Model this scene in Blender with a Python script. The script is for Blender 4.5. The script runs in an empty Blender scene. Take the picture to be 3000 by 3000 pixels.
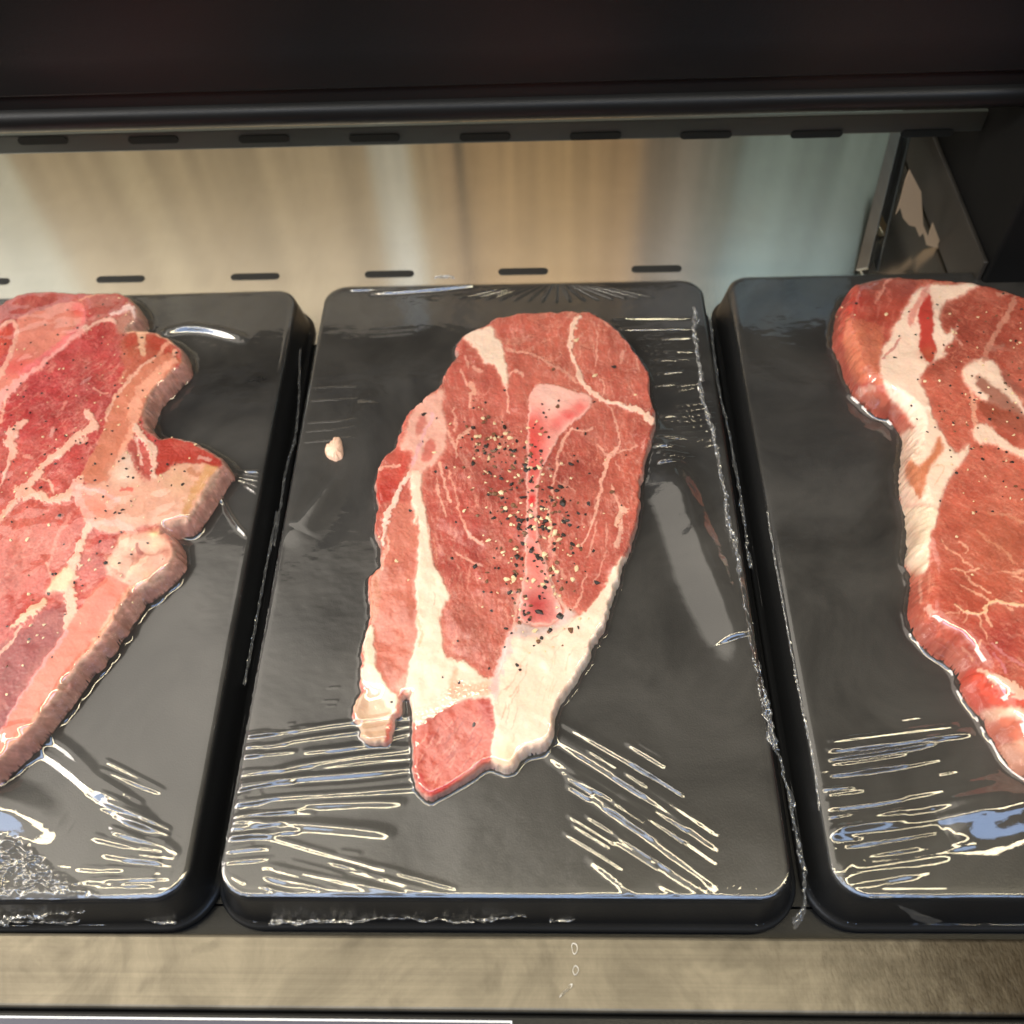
import bpy, math, random
import numpy as np
from mathutils import Matrix, Vector
random.seed(7); RS = np.random.RandomState(11)
scene = bpy.context.scene
COL = scene.collection

# ------------------------------------------------------------------ camera
FPX = 1786.0                         # focal length in pixels of a 1932 px wide frame
PIT, YAW, ROL = [math.radians(a) for a in (35.08349906, 3.61786085, -3.52937082)]
CAM = np.array([0.01677907, -0.23483345, 0.36669544])
def rx(a): c, s = math.cos(a), math.sin(a); return np.array([[1,0,0],[0,c,-s],[0,s,c]])
def rz(a): c, s = math.cos(a), math.sin(a); return np.array([[c,-s,0],[s,c,0],[0,0,1]])
RM = rz(YAW) @ rx(PIT) @ rz(ROL)
cam_d = bpy.data.cameras.new('camera'); cam = bpy.data.objects.new('camera', cam_d); COL.objects.link(cam)
M4 = Matrix([list(r) + [0] for r in RM.tolist()] + [[0,0,0,1]])
cam.matrix_world = Matrix.Translation(Vector(CAM.tolist())) @ M4
cam_d.sensor_width = 26.0; cam_d.lens = 26.0 * FPX / 1932.0
cam_d.clip_start = 0.01; cam_d.clip_end = 50
cam_d.dof.use_dof = True; cam_d.dof.focus_distance = 0.385; cam_d.dof.aperture_fstop = 6.8
scene.camera = cam

# ------------------------------------------------------------------ world, lamps, exposure
world = bpy.data.worlds.new('World'); scene.world = world; world.use_nodes = True
wn = world.node_tree; wbg = wn.nodes['Background']        # dim shop ceiling: brighter overhead, dark near the horizon
wtc = wn.nodes.new('ShaderNodeTexCoord'); wsp = wn.nodes.new('ShaderNodeSeparateXYZ'); wcr = wn.nodes.new('ShaderNodeValToRGB')
wn.links.new(wtc.outputs['Generated'], wsp.inputs[0])
wmx = wn.nodes.new('ShaderNodeMath'); wmx.operation = 'MULTIPLY_ADD'; wmx.inputs[1].default_value = -0.80
wn.links.new(wsp.outputs[0], wmx.inputs[0]); wn.links.new(wsp.outputs[2], wmx.inputs[2])
wm2 = wn.nodes.new('ShaderNodeMath'); wm2.operation = 'MULTIPLY'; wm2.inputs[1].default_value = .90
wn.links.new(wmx.outputs[0], wm2.inputs[0]); wn.links.new(wm2.outputs[0], wcr.inputs[0]); wn.links.new(wcr.outputs[0], wbg.inputs[0])
we = wcr.color_ramp.elements; we[0].position = .50; we[0].color = (.008,.0085,.010,1); we[1].position = 1.0; we[1].color = (1.55,1.43,1.25,1)
for wp_, wc_ in ((.74,(.06,.056,.05,1)), (.87,(.20,.185,.16,1))): wmid = we.new(wp_); wmid.color = wc_
wbg.inputs[1].default_value = 0.95
def area(name, loc, look, sx, sy, power, color):
    l = bpy.data.lights.new(name, 'AREA'); l.shape = 'RECTANGLE'; l.size = sx; l.size_y = sy
    l.energy = power; l.color = color
    o = bpy.data.objects.new(name, l); COL.objects.link(o); o.location = loc
    d = Vector(look) - Vector(loc); o.rotation_euler = d.to_track_quat('-Z', 'Y').to_euler()
    return o
area('case_lamp', (0.0, -0.150, 0.53), (0.0, -0.10, 0.0), 1.60, 0.050, 4.3, (1.0, 0.87, 0.58))
area('side_fill', (-0.85, -0.15, 0.50), (-0.1, 0.0, 0.0), 0.30, 0.5, 4.6, (1.0, 0.92, 0.84))  # added soft fill, kept out of the film's mirror directions
area('window_light', (-0.05, -0.56, 0.92), (0.0, -0.12, 0.0), 2.3, 0.26, 9.0, (0.40, 0.60, 1.0))
area('rear_case_lamp', (-0.18, 0.262, 0.20), (-0.18, 0.40, 0.02), 0.9, 0.02, 0.39, (1.0, 0.90, 0.70))
scene.view_settings.view_transform = 'Standard'; scene.view_settings.look = 'None'
scene.view_settings.exposure = 0.28; scene.view_settings.gamma = 1.0
scene.cycles.use_denoising = True
scene.cycles.sample_clamp_indirect = 4.0
scene.cycles.transparent_max_bounces = 16

# ------------------------------------------------------------------ pixel <-> place helpers (source photo px, 3000 wide)
K = 3000.0 / 1932.0
def unproj(p, z):
    p = np.atleast_2d(np.asarray(p, float)) / K
    d = np.stack([(p[:,0]-966)/FPX, -(p[:,1]-966)/FPX, -np.ones(len(p))], 1) @ RM.T
    t = (z - CAM[2]) / d[:,2]
    return CAM[:2] + d[:,:2] * np.asarray(t)[:,None] if np.ndim(t) else CAM[:2] + d[:,:2]*t
def unproj_y(p, y):                  # on the upright plane y = const -> (x, z)
    p = np.atleast_2d(np.asarray(p, float)) / K
    d = np.stack([(p[:,0]-966)/FPX, -(p[:,1]-966)/FPX, -np.ones(len(p))], 1) @ RM.T
    t = (y - CAM[1]) / d[:,1]
    return np.stack([CAM[0]+d[:,0]*t, CAM[2]+d[:,2]*t], 1)
def proj(x, y, z):
    P = np.stack([x-CAM[0], y-CAM[1], z-CAM[2]], -1) @ RM
    return K*(966 + FPX*P[...,0]/-P[...,2]), K*(966 - FPX*P[...,1]/-P[...,2])
FR = dict(A=(1000,800,.5176), B=(1000,1500,.5176), C=(0,800,.5176), D=(0,1500,.5176), E=(2200,750,.41408),
          F=(2200,1500,.46592), M=(0,820,.36232), N=(2600,1500,.4657), O=(1900,900,.4141), Q=(600,2000,.36232),
          I=(0,2200,.5176), J=(1000,2200,.5176), K=(2000,2200,.5176), W=(0,0,K), S=(0,0,1.0))
def T(k, pts):
    x, y, s = FR[k]; return [(x+px*s, y+py*s) for px, py in pts]

def lin(c):
    c = np.asarray(c, float)/255.0
    return np.where(c <= .04045, c/12.92, ((c+.055)/1.055)**2.4)

# ------------------------------------------------------------------ numpy noise
TAB = RS.rand(64, 256, 256).astype(np.float32)
def vnoise(x, y, k=0):
    xi = np.floor(x).astype(int); yi = np.floor(y).astype(int)
    fx = x-xi; fy = y-yi; fx = fx*fx*fx*(fx*(fx*6-15)+10); fy = fy*fy*fy*(fy*(fy*6-15)+10)
    t = TAB[k % 64]; a, b = xi & 255, (xi+1) & 255; c, d = yi & 255, (yi+1) & 255
    return (t[a,c]*(1-fx)+t[b,c]*fx)*(1-fy) + (t[a,d]*(1-fx)+t[b,d]*fx)*fy
def fbm(x, y, k=0, o=4):
    s = 0; w = 0; a = 1.0
    for i in range(o):
        s = s + a*(vnoise(x+17.3*i, y-9.1*i, k+i)-.5)*2; w += a; a *= .5
        x, y = (x*.8-y*.6)*2.03, (x*.6+y*.8)*2.03
    return s/w
def sstep(a, b, x): t = np.clip((x-a)/(b-a), 0, 1); return t*t*(3-2*t)

def seg_dist(u, v, pts, closed=False):
    """distance to polyline and parameter index of nearest place on it"""
    P = np.asarray(pts, float); n = len(P); best = np.full(u.shape, 1e9); par = np.zeros(u.shape)
    for i in range(n if closed else n-1):
        a = P[i]; b = P[(i+1) % n]; d = b-a; L = d@d + 1e-12
        t = np.clip(((u-a[0])*d[0]+(v-a[1])*d[1])/L, 0, 1)
        q = (u-a[0]-t*d[0])**2 + (v-a[1]-t*d[1])**2
        m = q < best; best = np.where(m, q, best); par = np.where(m, i+t, par)
    return np.sqrt(best), par
def inside(u, v, pts):
    P = np.asarray(pts, float); r = np.zeros(u.shape, bool); n = len(P)
    for i in range(n):
        x1, y1 = P[i]; x2, y2 = P[(i+1) % n]
        if y1 == y2: continue
        c = ((y1 > v) != (y2 > v)) & (u < (x2-x1)*(v-y1)/(y2-y1)+x1); r ^= c
    return r
def sdist(u, v, pts):
    d, _ = seg_dist(u, v, pts, True); return np.where(inside(u, v, pts), d, -d)
def smooth_poly(pts, n=2):           # Chaikin, closed
    P = np.asarray(pts, float)
    for _ in range(n):
        Q = np.roll(P, -1, 0); P = np.stack([P*.75+Q*.25, P*.25+Q*.75], 1).reshape(-1, P.shape[1])
    return P
def smooth_line(pts, n=2):
    P = np.asarray(pts, float)
    for _ in range(n):
        a = P[:-1]*.75+P[1:]*.25; b = P[:-1]*.25+P[1:]*.75
        P = np.concatenate([P[:1], np.stack([a, b], 1).reshape(-1, P.shape[1]), P[-1:]])
    return P

# ------------------------------------------------------------------ object helpers
def link(name, me, mat=None, parent=None, smooth=True):
    o = bpy.data.objects.new(name, me); COL.objects.link(o)
    if mat: me.materials.append(mat)
    if smooth: me.polygons.foreach_set('use_smooth', np.ones(len(me.polygons), bool))
    if parent: o.parent = parent
    return o
def tag(o, label=None, cat=None, group=None, kind=None):
    if label: o['label'] = label
    if cat: o['category'] = cat
    if group: o['group'] = group
    if kind: o['kind'] = kind
    return o
def empty(name, loc=(0,0,0)):
    o = bpy.data.objects.new(name, None); COL.objects.link(o); o.location = loc; o.empty_display_size = .01
    return o
def quad_mesh(name, V, F):
    me = bpy.data.meshes.new(name); V = np.asarray(V, np.float32); F = np.asarray(F, np.int32)
    me.vertices.add(len(V)); me.vertices.foreach_set('co', V.ravel())
    n = F.shape[1]
    me.loops.add(F.size); me.loops.foreach_set('vertex_index', F.ravel())
    me.polygons.add(len(F)); me.polygons.foreach_set('loop_start', np.arange(0, F.size, n, dtype=np.int32))
    me.update(calc_edges=True); me.validate(); return me
def grid_mesh(name, X, Y, Z, mask, col=None, cell=None, nor=None):
    ny, nx = X.shape; idx = np.arange(nx*ny).reshape(ny, nx)
    c = mask[:-1,:-1] & mask[1:,:-1] & mask[:-1,1:] & mask[1:,1:]
    if cell is not None: c = c & cell[:-1,:-1]
    F = np.stack([idx[:-1,:-1][c], idx[:-1,1:][c], idx[1:,1:][c], idx[1:,:-1][c]], 1)
    used = np.unique(F); re = np.full(nx*ny, -1); re[used] = np.arange(len(used))
    V = np.stack([X.ravel()[used], Y.ravel()[used], Z.ravel()[used]], 1)
    me = quad_mesh(name, V, re[F])
    if col is not None:
        at = me.color_attributes.new('Col', 'FLOAT_COLOR', 'POINT')
        C4 = np.ones((len(used), 4), np.float32); C4[:,:3] = col.reshape(-1, 3)[used]
        at.data.foreach_set('color', C4.ravel())
    if nor is not None:
        me.polygons.foreach_set('use_smooth', np.ones(len(me.polygons), bool))
        me.normals_split_custom_set_from_vertices(nor.reshape(-1,3)[used].tolist())
    return me
def pymesh(name, V, F):
    me = bpy.data.meshes.new(name); me.from_pydata([tuple(map(float, v)) for v in V], [], [tuple(map(int, f)) for f in F]); me.update(); return me
def box(name, x0, x1, y0, y1, z0, z1, mat, parent=None, bev=0.0):
    V = [(x,y,z) for z in (z0,z1) for y in (y0,y1) for x in (x0,x1)]
    F = [(0,2,3,1),(4,5,7,6),(0,1,5,4),(2,6,7,3),(0,4,6,2),(1,3,7,5)]
    o = link(name, pymesh(name, V, F), mat, parent, False)
    if bev:
        m = o.modifiers.new('bevel', 'BEVEL'); m.width = bev; m.segments = 3
    return o
def extrude_x(name, prof, x0, x1, mat, parent=None, smooth=False):
    n = len(prof); V = [(x0,y,z) for y,z in prof] + [(x1,y,z) for y,z in prof]
    F = [(i, (i+1)%n, n+(i+1)%n, n+i) for i in range(n)] + [tuple(range(n))[::-1], tuple(range(n, 2*n))]
    return link(name, pymesh(name, V, F), mat, parent, smooth)

# ------------------------------------------------------------------ materials
def newmat(name):
    m = bpy.data.materials.new(name); m.use_nodes = True; nt = m.node_tree
    return m, nt, nt.nodes['Principled BSDF']
def N(nt, t, **kw):
    n = nt.nodes.new(t)
    for k, v in kw.items():
        if k.startswith('i_'): n.inputs[int(k[2:]) if k[2:].isdigit() else k[2:].replace('_', ' ')].default_value = v
        else: setattr(n, k, v)
    return n
def simple(name, col, rough, metal=0.0, spec=0.5, bump=0.0, bscale=200.0, coat=0.0, rvar=0.0):
    m, nt, b = newmat(name)
    b.inputs['Base Color'].default_value = (*col, 1); b.inputs['Roughness'].default_value = rough
    b.inputs['Metallic'].default_value = metal; b.inputs['Specular IOR Level'].default_value = spec
    b.inputs['Coat Weight'].default_value = coat; b.inputs['Coat Roughness'].default_value = .1
    tc = N(nt, 'ShaderNodeTexCoord'); no = N(nt, 'ShaderNodeTexNoise', i_Scale=bscale, i_Detail=5.0)
    nt.links.new(tc.outputs['Object'], no.inputs['Vector'])
    if bump:
        bp = N(nt, 'ShaderNodeBump', i_Strength=bump, i_Distance=.0005)
        nt.links.new(no.outputs['Fac'], bp.inputs['Height']); nt.links.new(bp.outputs[0], b.inputs['Normal'])
    n2 = N(nt, 'ShaderNodeTexNoise', i_Scale=18.0, i_Detail=6.0); nt.links.new(tc.outputs['Object'], n2.inputs['Vector'])
    mr = N(nt, 'ShaderNodeMapRange'); mr.inputs['To Min'].default_value = rough-rvar; mr.inputs['To Max'].default_value = rough+rvar
    mr.inputs['From Min'].default_value = .3; mr.inputs['From Max'].default_value = .7
    nt.links.new(n2.outputs['Fac'], mr.inputs['Value']); nt.links.new(mr.outputs[0], b.inputs['Roughness'])
    return m

def tray_mat():
    m, nt, b = newmat('black_tray_plastic')
    tc = N(nt, 'ShaderNodeTexCoord')
    n1 = N(nt, 'ShaderNodeTexNoise', i_Scale=16.0, i_Detail=7.0, i_Roughness=.62, i_Distortion=.8)
    n2 = N(nt, 'ShaderNodeTexNoise', i_Scale=1400.0, i_Detail=2.0)
    for n in (n1, n2): nt.links.new(tc.outputs['Object'], n.inputs['Vector'])
    cr = N(nt, 'ShaderNodeValToRGB'); cr.color_ramp.elements[0].position = .3; cr.color_ramp.elements[1].position = .75
    cr.color_ramp.elements[0].color = (.014,.0132,.0125,1); cr.color_ramp.elements[1].color = (.056,.052,.047,1)
    nt.links.new(n1.outputs['Fac'], cr.inputs[0]); nt.links.new(cr.outputs[0], b.inputs['Base Color'])
    mr = N(nt, 'ShaderNodeMapRange'); mr.inputs['From Min'].default_value=.3; mr.inputs['From Max'].default_value=.7
    mr.inputs['To Min'].default_value=.27; mr.inputs['To Max'].default_value=.46
    nt.links.new(n1.outputs['Fac'], mr.inputs['Value']); nt.links.new(mr.outputs[0], b.inputs['Roughness'])
    bp = N(nt, 'ShaderNodeBump', i_Strength=.25, i_Distance=.0003)
    nt.links.new(n2.outputs['Fac'], bp.inputs['Height']); nt.links.new(bp.outputs[0], b.inputs['Normal'])
    b.inputs['Specular IOR Level'].default_value = .5
    return m
def steel_mat(name, base, rough, streak_axis, aniso=0.0, var=.25, blot=0.0, metal=1.0):
    m, nt, b = newmat(name)
    tc = N(nt, 'ShaderNodeTexCoord'); mp = N(nt, 'ShaderNodeMapping')
    mp.inputs['Scale'].default_value = (2, 420, 2) if streak_axis == 'x' else (260, 2, 2)
    n1 = N(nt, 'ShaderNodeTexNoise', i_Scale=1.0, i_Detail=6.0, i_Roughness=.6)
    nt.links.new(tc.outputs['Object'], mp.inputs[0]); nt.links.new(mp.outputs[0], n1.inputs['Vector'])
    n2 = N(nt, 'ShaderNodeTexNoise', i_Scale=26.0, i_Detail=8.0, i_Roughness=.65, i_Distortion=1.2); nt.links.new(tc.outputs['Object'], n2.inputs['Vector'])
    n3 = N(nt, 'ShaderNodeTexNoise', i_Scale=900.0, i_Detail=3.0); nt.links.new(tc.outputs['Object'], n3.inputs['Vector'])
    mr = N(nt, 'ShaderNodeMapRange'); mr.inputs['From Min'].default_value=.25; mr.inputs['From Max'].default_value=.75
    mr.inputs['To Min'].default_value=1-var; mr.inputs['To Max'].default_value=1+var*.3
    nt.links.new(n1.outputs['Fac'], mr.inputs['Value'])
    m2 = N(nt, 'ShaderNodeMapRange'); m2.inputs['From Min'].default_value=.35; m2.inputs['From Max'].default_value=.62
    m2.inputs['To Min'].default_value=1-blot; m2.inputs['To Max'].default_value=1.0
    nt.links.new(n2.outputs['Fac'], m2.inputs['Value'])
    mu = N(nt, 'ShaderNodeMath', operation='MULTIPLY'); nt.links.new(mr.outputs[0], mu.inputs[0]); nt.links.new(m2.outputs[0], mu.inputs[1])
    vm = N(nt, 'ShaderNodeVectorMath', operation='SCALE'); vm.inputs[0].default_value = base
    nt.links.new(mu.outputs[0], vm.inputs['Scale']); nt.links.new(vm.outputs[0], b.inputs['Base Color'])
    b.inputs['Metallic'].default_value = metal; b.inputs['Roughness'].default_value = rough
    b.inputs['Anisotropic'].default_value = aniso
    tg = N(nt, 'ShaderNodeCombineXYZ'); tg.inputs[0 if streak_axis == 'x' else 1].default_value = 1.0
    if aniso: nt.links.new(tg.outputs[0], b.inputs['Tangent'])
    bp = N(nt, 'ShaderNodeBump', i_Strength=.12, i_Distance=.0003)
    nt.links.new(n3.outputs['Fac'], bp.inputs['Height']); nt.links.new(bp.outputs[0], b.inputs['Normal'])
    return m
def meat_mat():
    m, nt, b = newmat('raw_meat')
    at = N(nt, 'ShaderNodeAttribute', attribute_name='Col'); tc = N(nt, 'ShaderNodeTexCoord')
    n1 = N(nt, 'ShaderNodeTexNoise', i_Scale=900.0, i_Detail=4.0, i_Roughness=.7); nt.links.new(tc.outputs['Object'], n1.inputs['Vector'])
    n2 = N(nt, 'ShaderNodeTexNoise', i_Scale=260.0, i_Detail=5.0, i_Roughness=.65, i_Distortion=.6); nt.links.new(tc.outputs['Object'], n2.inputs['Vector'])
    mr = N(nt, 'ShaderNodeMapRange'); mr.inputs['From Min'].default_value=.25; mr.inputs['From Max'].default_value=.75
    mr.inputs['To Min'].default_value=.93; mr.inputs['To Max'].default_value=1.06; nt.links.new(n1.outputs['Fac'], mr.inputs['Value'])
    vm = N(nt, 'ShaderNodeVectorMath', operation='SCALE'); nt.links.new(at.outputs['Color'], vm.inputs[0]); nt.links.new(mr.outputs[0], vm.inputs['Scale'])
    nt.links.new(vm.outputs[0], b.inputs['Base Color'])
    b.inputs['Roughness'].default_value = .36; b.inputs['Specular IOR Level'].default_value = .4
    b.inputs['Subsurface Weight'].default_value = .32; b.inputs['Subsurface Radius'].default_value = (1.0,.35,.2); b.inputs['Subsurface Scale'].default_value = .0018
    bp = N(nt, 'ShaderNodeBump', i_Strength=.2, i_Distance=.0004)
    ad = N(nt, 'ShaderNodeMath', operation='ADD'); nt.links.new(n1.outputs['Fac'], ad.inputs[0]); nt.links.new(n2.outputs['Fac'], ad.inputs[1])
    nt.links.new(ad.outputs[0], bp.inputs['Height']); nt.links.new(bp.outputs[0], b.inputs['Normal'])
    return m
def film_mat():
    m = bpy.data.materials.new('clear_plastic_film'); m.use_nodes = True; nt = m.node_tree; nt.nodes.clear()
    out = N(nt, 'ShaderNodeOutputMaterial'); mix = N(nt, 'ShaderNodeMixShader'); tr = N(nt, 'ShaderNodeBsdfTransparent')
    gl = N(nt, 'ShaderNodeBsdfGlossy'); gl.inputs['Roughness'].default_value = .05
    gl.inputs['Color'].default_value = (1,1,1,1); tr.inputs['Color'].default_value = (.985,.985,.98,1)
    fr = N(nt, 'ShaderNodeFresnel'); fr.inputs['IOR'].default_value = 1.75
    tc = N(nt, 'ShaderNodeTexCoord'); no = N(nt, 'ShaderNodeTexNoise', i_Scale=1500.0, i_Detail=2.0); nt.links.new(tc.outputs['Object'], no.inputs['Vector'])
    bp = N(nt, 'ShaderNodeBump', i_Strength=.05, i_Distance=.0002); nt.links.new(no.outputs['Fac'], bp.inputs['Height'])
    nt.links.new(bp.outputs[0], gl.inputs['Normal'])
    cl = N(nt, 'ShaderNodeMath', operation='MINIMUM'); cl.inputs[1].default_value = .24; nt.links.new(fr.outputs[0], cl.inputs[0])
    nt.links.new(cl.outputs[0], mix.inputs[0]); nt.links.new(tr.outputs[0], mix.inputs[1]); nt.links.new(gl.outputs[0], mix.inputs[2])
    nt.links.new(mix.outputs[0], out.inputs[0]); return m
TRAY = tray_mat(); MEAT = meat_mat(); FILM = film_mat()
BLACK = simple('black_enamel', (.005,.005,.005), .40, spec=.22, bump=.1, bscale=900, rvar=.05)
DARK = simple('dark_recess', (.01,.01,.009), .6)
DECK = steel_mat('brushed_deck_steel', (.80,.75,.66), .17, 'y', aniso=.85, var=.03, blot=.06, metal=1.0)
def rail_shade_smears(m):  # shade and dark reflection painted into the right end, plus real smears
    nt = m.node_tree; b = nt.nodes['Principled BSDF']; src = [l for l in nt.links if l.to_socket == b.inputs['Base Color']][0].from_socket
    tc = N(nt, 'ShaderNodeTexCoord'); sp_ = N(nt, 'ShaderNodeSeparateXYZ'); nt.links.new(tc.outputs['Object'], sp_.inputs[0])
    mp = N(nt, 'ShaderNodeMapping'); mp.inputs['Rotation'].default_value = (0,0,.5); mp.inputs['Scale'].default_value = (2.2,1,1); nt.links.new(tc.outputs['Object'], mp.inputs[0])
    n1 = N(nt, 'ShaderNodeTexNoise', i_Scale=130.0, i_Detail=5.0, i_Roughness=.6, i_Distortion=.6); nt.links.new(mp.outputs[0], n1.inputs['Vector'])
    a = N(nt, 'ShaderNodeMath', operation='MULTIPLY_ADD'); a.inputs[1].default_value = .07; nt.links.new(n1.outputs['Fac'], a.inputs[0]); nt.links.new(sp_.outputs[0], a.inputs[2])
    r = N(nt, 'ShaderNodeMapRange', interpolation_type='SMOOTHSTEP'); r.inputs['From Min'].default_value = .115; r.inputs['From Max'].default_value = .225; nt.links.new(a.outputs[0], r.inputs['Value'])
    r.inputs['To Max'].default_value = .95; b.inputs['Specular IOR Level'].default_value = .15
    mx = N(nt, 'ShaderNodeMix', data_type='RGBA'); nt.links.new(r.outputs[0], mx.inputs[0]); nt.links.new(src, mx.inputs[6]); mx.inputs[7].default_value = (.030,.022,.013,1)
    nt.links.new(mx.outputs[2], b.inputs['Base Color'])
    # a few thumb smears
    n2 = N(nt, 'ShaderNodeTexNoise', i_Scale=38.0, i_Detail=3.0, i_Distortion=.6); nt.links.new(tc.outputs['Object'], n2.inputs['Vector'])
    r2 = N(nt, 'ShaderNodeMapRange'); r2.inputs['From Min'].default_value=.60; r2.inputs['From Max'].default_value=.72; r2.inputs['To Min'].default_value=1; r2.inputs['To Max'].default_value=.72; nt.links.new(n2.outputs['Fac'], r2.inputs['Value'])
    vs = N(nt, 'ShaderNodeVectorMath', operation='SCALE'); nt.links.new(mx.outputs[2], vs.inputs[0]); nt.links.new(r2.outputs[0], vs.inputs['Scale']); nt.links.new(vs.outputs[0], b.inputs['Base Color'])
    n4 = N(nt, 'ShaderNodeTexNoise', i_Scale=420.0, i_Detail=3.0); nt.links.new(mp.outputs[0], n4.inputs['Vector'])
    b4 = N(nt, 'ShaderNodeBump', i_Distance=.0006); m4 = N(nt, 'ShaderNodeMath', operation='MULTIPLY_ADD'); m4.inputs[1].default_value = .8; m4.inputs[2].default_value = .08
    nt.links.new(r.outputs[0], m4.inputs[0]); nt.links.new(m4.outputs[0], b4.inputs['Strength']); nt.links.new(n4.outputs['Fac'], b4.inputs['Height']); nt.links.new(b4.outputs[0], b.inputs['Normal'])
RAIL = steel_mat('brushed_rail_steel', (.205,.178,.132), .50, 'x', aniso=.2, var=.25, blot=.35, metal=.6)
WSTEEL = simple('wall_steel', (.085,.095,.085), .45, metal=.4, rvar=.08)

# ------------------------------------------------------------------ shelf deck, rear wall, valance, rail
HT = .022
YB = float(unproj([(K*900, K*268)], 0)[0,1])         # back of the deck
YW = YB+.055                                          # the rear wall itself stands further back
YR0 = float(unproj([(K*900, K*1758)], .004)[0,1])    # steel rail, its back and front edges
YR1 = float(unproj([(K*900, K*1908)], .004)[0,1])
YD = float(unproj([(K*590, K*650)], 0)[0,1])
deck = box('shelf_deck', -.60, .60, YD, YW+.003, -.012, 0, DECK)
base = box('shelf_base', -.60, .60, YR0+.010, YD-.0005, -.012, -.0003, BLACK); tag(base, kind='structure')
tag(deck, kind='structure')
def capsule(name, cx, cy, w, h, z, mat, parent, upright_y=None, n=8):
    r = h/2; pts = []
    for k in range(n+1): a = -math.pi/2+math.pi*k/n; pts.append((cx+w/2-r+r*math.cos(a), r*math.sin(a)))
    for k in range(n+1): a = math.pi/2+math.pi*k/n; pts.append((cx-w/2+r+r*math.cos(a), r*math.sin(a)))
    if upright_y is None:
        V = [(x, cy+t, z) for x, t in pts] + [(x, cy+t, z-.0015) for x, t in pts]
    else:
        V = [(x, upright_y-.0006, cy+t) for x, t in pts] + [(x, upright_y+.001, cy+t) for x, t in pts]
    m = len(pts); F = [tuple(range(m)), tuple(range(m, 2*m))[::-1]] + [(i, i+m, (i+1)%m+m, (i+1)%m) for i in range(m)]
    return link(name, pymesh(name, V, F), mat, parent, False)
# slots in the deck right behind the trays
sl = unproj([(K*(483+252*i), K*(516-1.8*i)) for i in range(-3, 5)], 0)
sy = float(np.mean(sl[3:,1])); ds = float(np.mean(np.diff(sl[:,0]))); sw = ds*92/252
for i in range(7):
    capsule('vent_slot', float(sl[i,0]), sy, sw, .0052, .0004, DARK, deck)

wall, nt, b = newmat('panelled_back_wall')
tc = N(nt, 'ShaderNodeTexCoord'); sx = N(nt, 'ShaderNodeSeparateXYZ'); nt.links.new(tc.outputs['Object'], sx.inputs[0])
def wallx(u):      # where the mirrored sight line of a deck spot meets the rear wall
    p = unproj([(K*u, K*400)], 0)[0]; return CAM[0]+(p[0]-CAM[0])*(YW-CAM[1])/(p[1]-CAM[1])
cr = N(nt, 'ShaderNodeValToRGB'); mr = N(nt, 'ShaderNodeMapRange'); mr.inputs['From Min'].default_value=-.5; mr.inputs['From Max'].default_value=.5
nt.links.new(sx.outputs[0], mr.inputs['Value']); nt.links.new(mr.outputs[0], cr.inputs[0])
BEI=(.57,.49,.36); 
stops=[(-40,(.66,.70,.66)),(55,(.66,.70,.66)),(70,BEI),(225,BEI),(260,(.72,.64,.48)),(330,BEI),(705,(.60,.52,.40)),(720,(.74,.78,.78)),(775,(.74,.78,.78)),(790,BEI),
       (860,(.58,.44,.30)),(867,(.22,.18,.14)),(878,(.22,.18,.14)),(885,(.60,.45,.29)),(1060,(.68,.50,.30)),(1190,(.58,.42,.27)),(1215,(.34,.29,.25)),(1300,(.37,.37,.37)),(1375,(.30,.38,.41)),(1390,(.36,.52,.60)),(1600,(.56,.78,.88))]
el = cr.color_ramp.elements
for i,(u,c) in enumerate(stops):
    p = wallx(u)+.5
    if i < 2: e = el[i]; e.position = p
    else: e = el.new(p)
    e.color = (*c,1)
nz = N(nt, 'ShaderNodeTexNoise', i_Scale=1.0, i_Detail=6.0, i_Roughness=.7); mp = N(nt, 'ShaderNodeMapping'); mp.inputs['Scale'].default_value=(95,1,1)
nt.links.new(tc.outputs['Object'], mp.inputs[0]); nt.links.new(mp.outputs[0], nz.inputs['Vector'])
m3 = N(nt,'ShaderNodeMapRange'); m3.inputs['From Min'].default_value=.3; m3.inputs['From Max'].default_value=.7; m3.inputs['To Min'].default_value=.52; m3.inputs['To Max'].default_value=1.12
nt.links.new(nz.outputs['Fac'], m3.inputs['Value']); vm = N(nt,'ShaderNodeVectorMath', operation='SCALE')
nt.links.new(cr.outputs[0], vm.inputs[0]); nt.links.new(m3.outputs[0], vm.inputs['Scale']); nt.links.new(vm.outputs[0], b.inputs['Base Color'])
b.inputs['Roughness'].default_value=.5
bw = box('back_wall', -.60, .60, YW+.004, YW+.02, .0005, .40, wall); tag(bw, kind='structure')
WSL = simple('wall_slot_brown', (.36,.27,.17), .5)
for i in range(-2, 8):                    # slots in the wall; the deck mirrors them faintly
    p = unproj([(K*(258+190*i), K*(437-1.2*i))], 0)[0]; f = (YW-CAM[1])/(p[1]-CAM[1])
    capsule('vent_slot', float(CAM[0]+(p[0]-CAM[0])*f), .0105, .040, .004, 0, WSL, bw, upright_y=YW+.004).location = (0, 0, float(CAM[2]*(f-1))-.0105)
YS = .215; SLOTD = simple('strip_slot_dark', (.022,.025,.022), .6, spec=.2)
sz = unproj_y([(K*966, K*232), (K*966, K*269)], YS)[:,1]
strip = box('hanging_strip', -.60, .40, YS, YS+.003, float(sz[1]), float(sz[0]), WSTEEL, bev=.0008)
tag(strip, 'dull steel strip with oblong slots hanging right below the black shelf front', 'steel strip')
s2 = unproj_y([(K*(81+208.5*i), K*(265-1.8*i)) for i in range(-2, 9)], YS)
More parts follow.
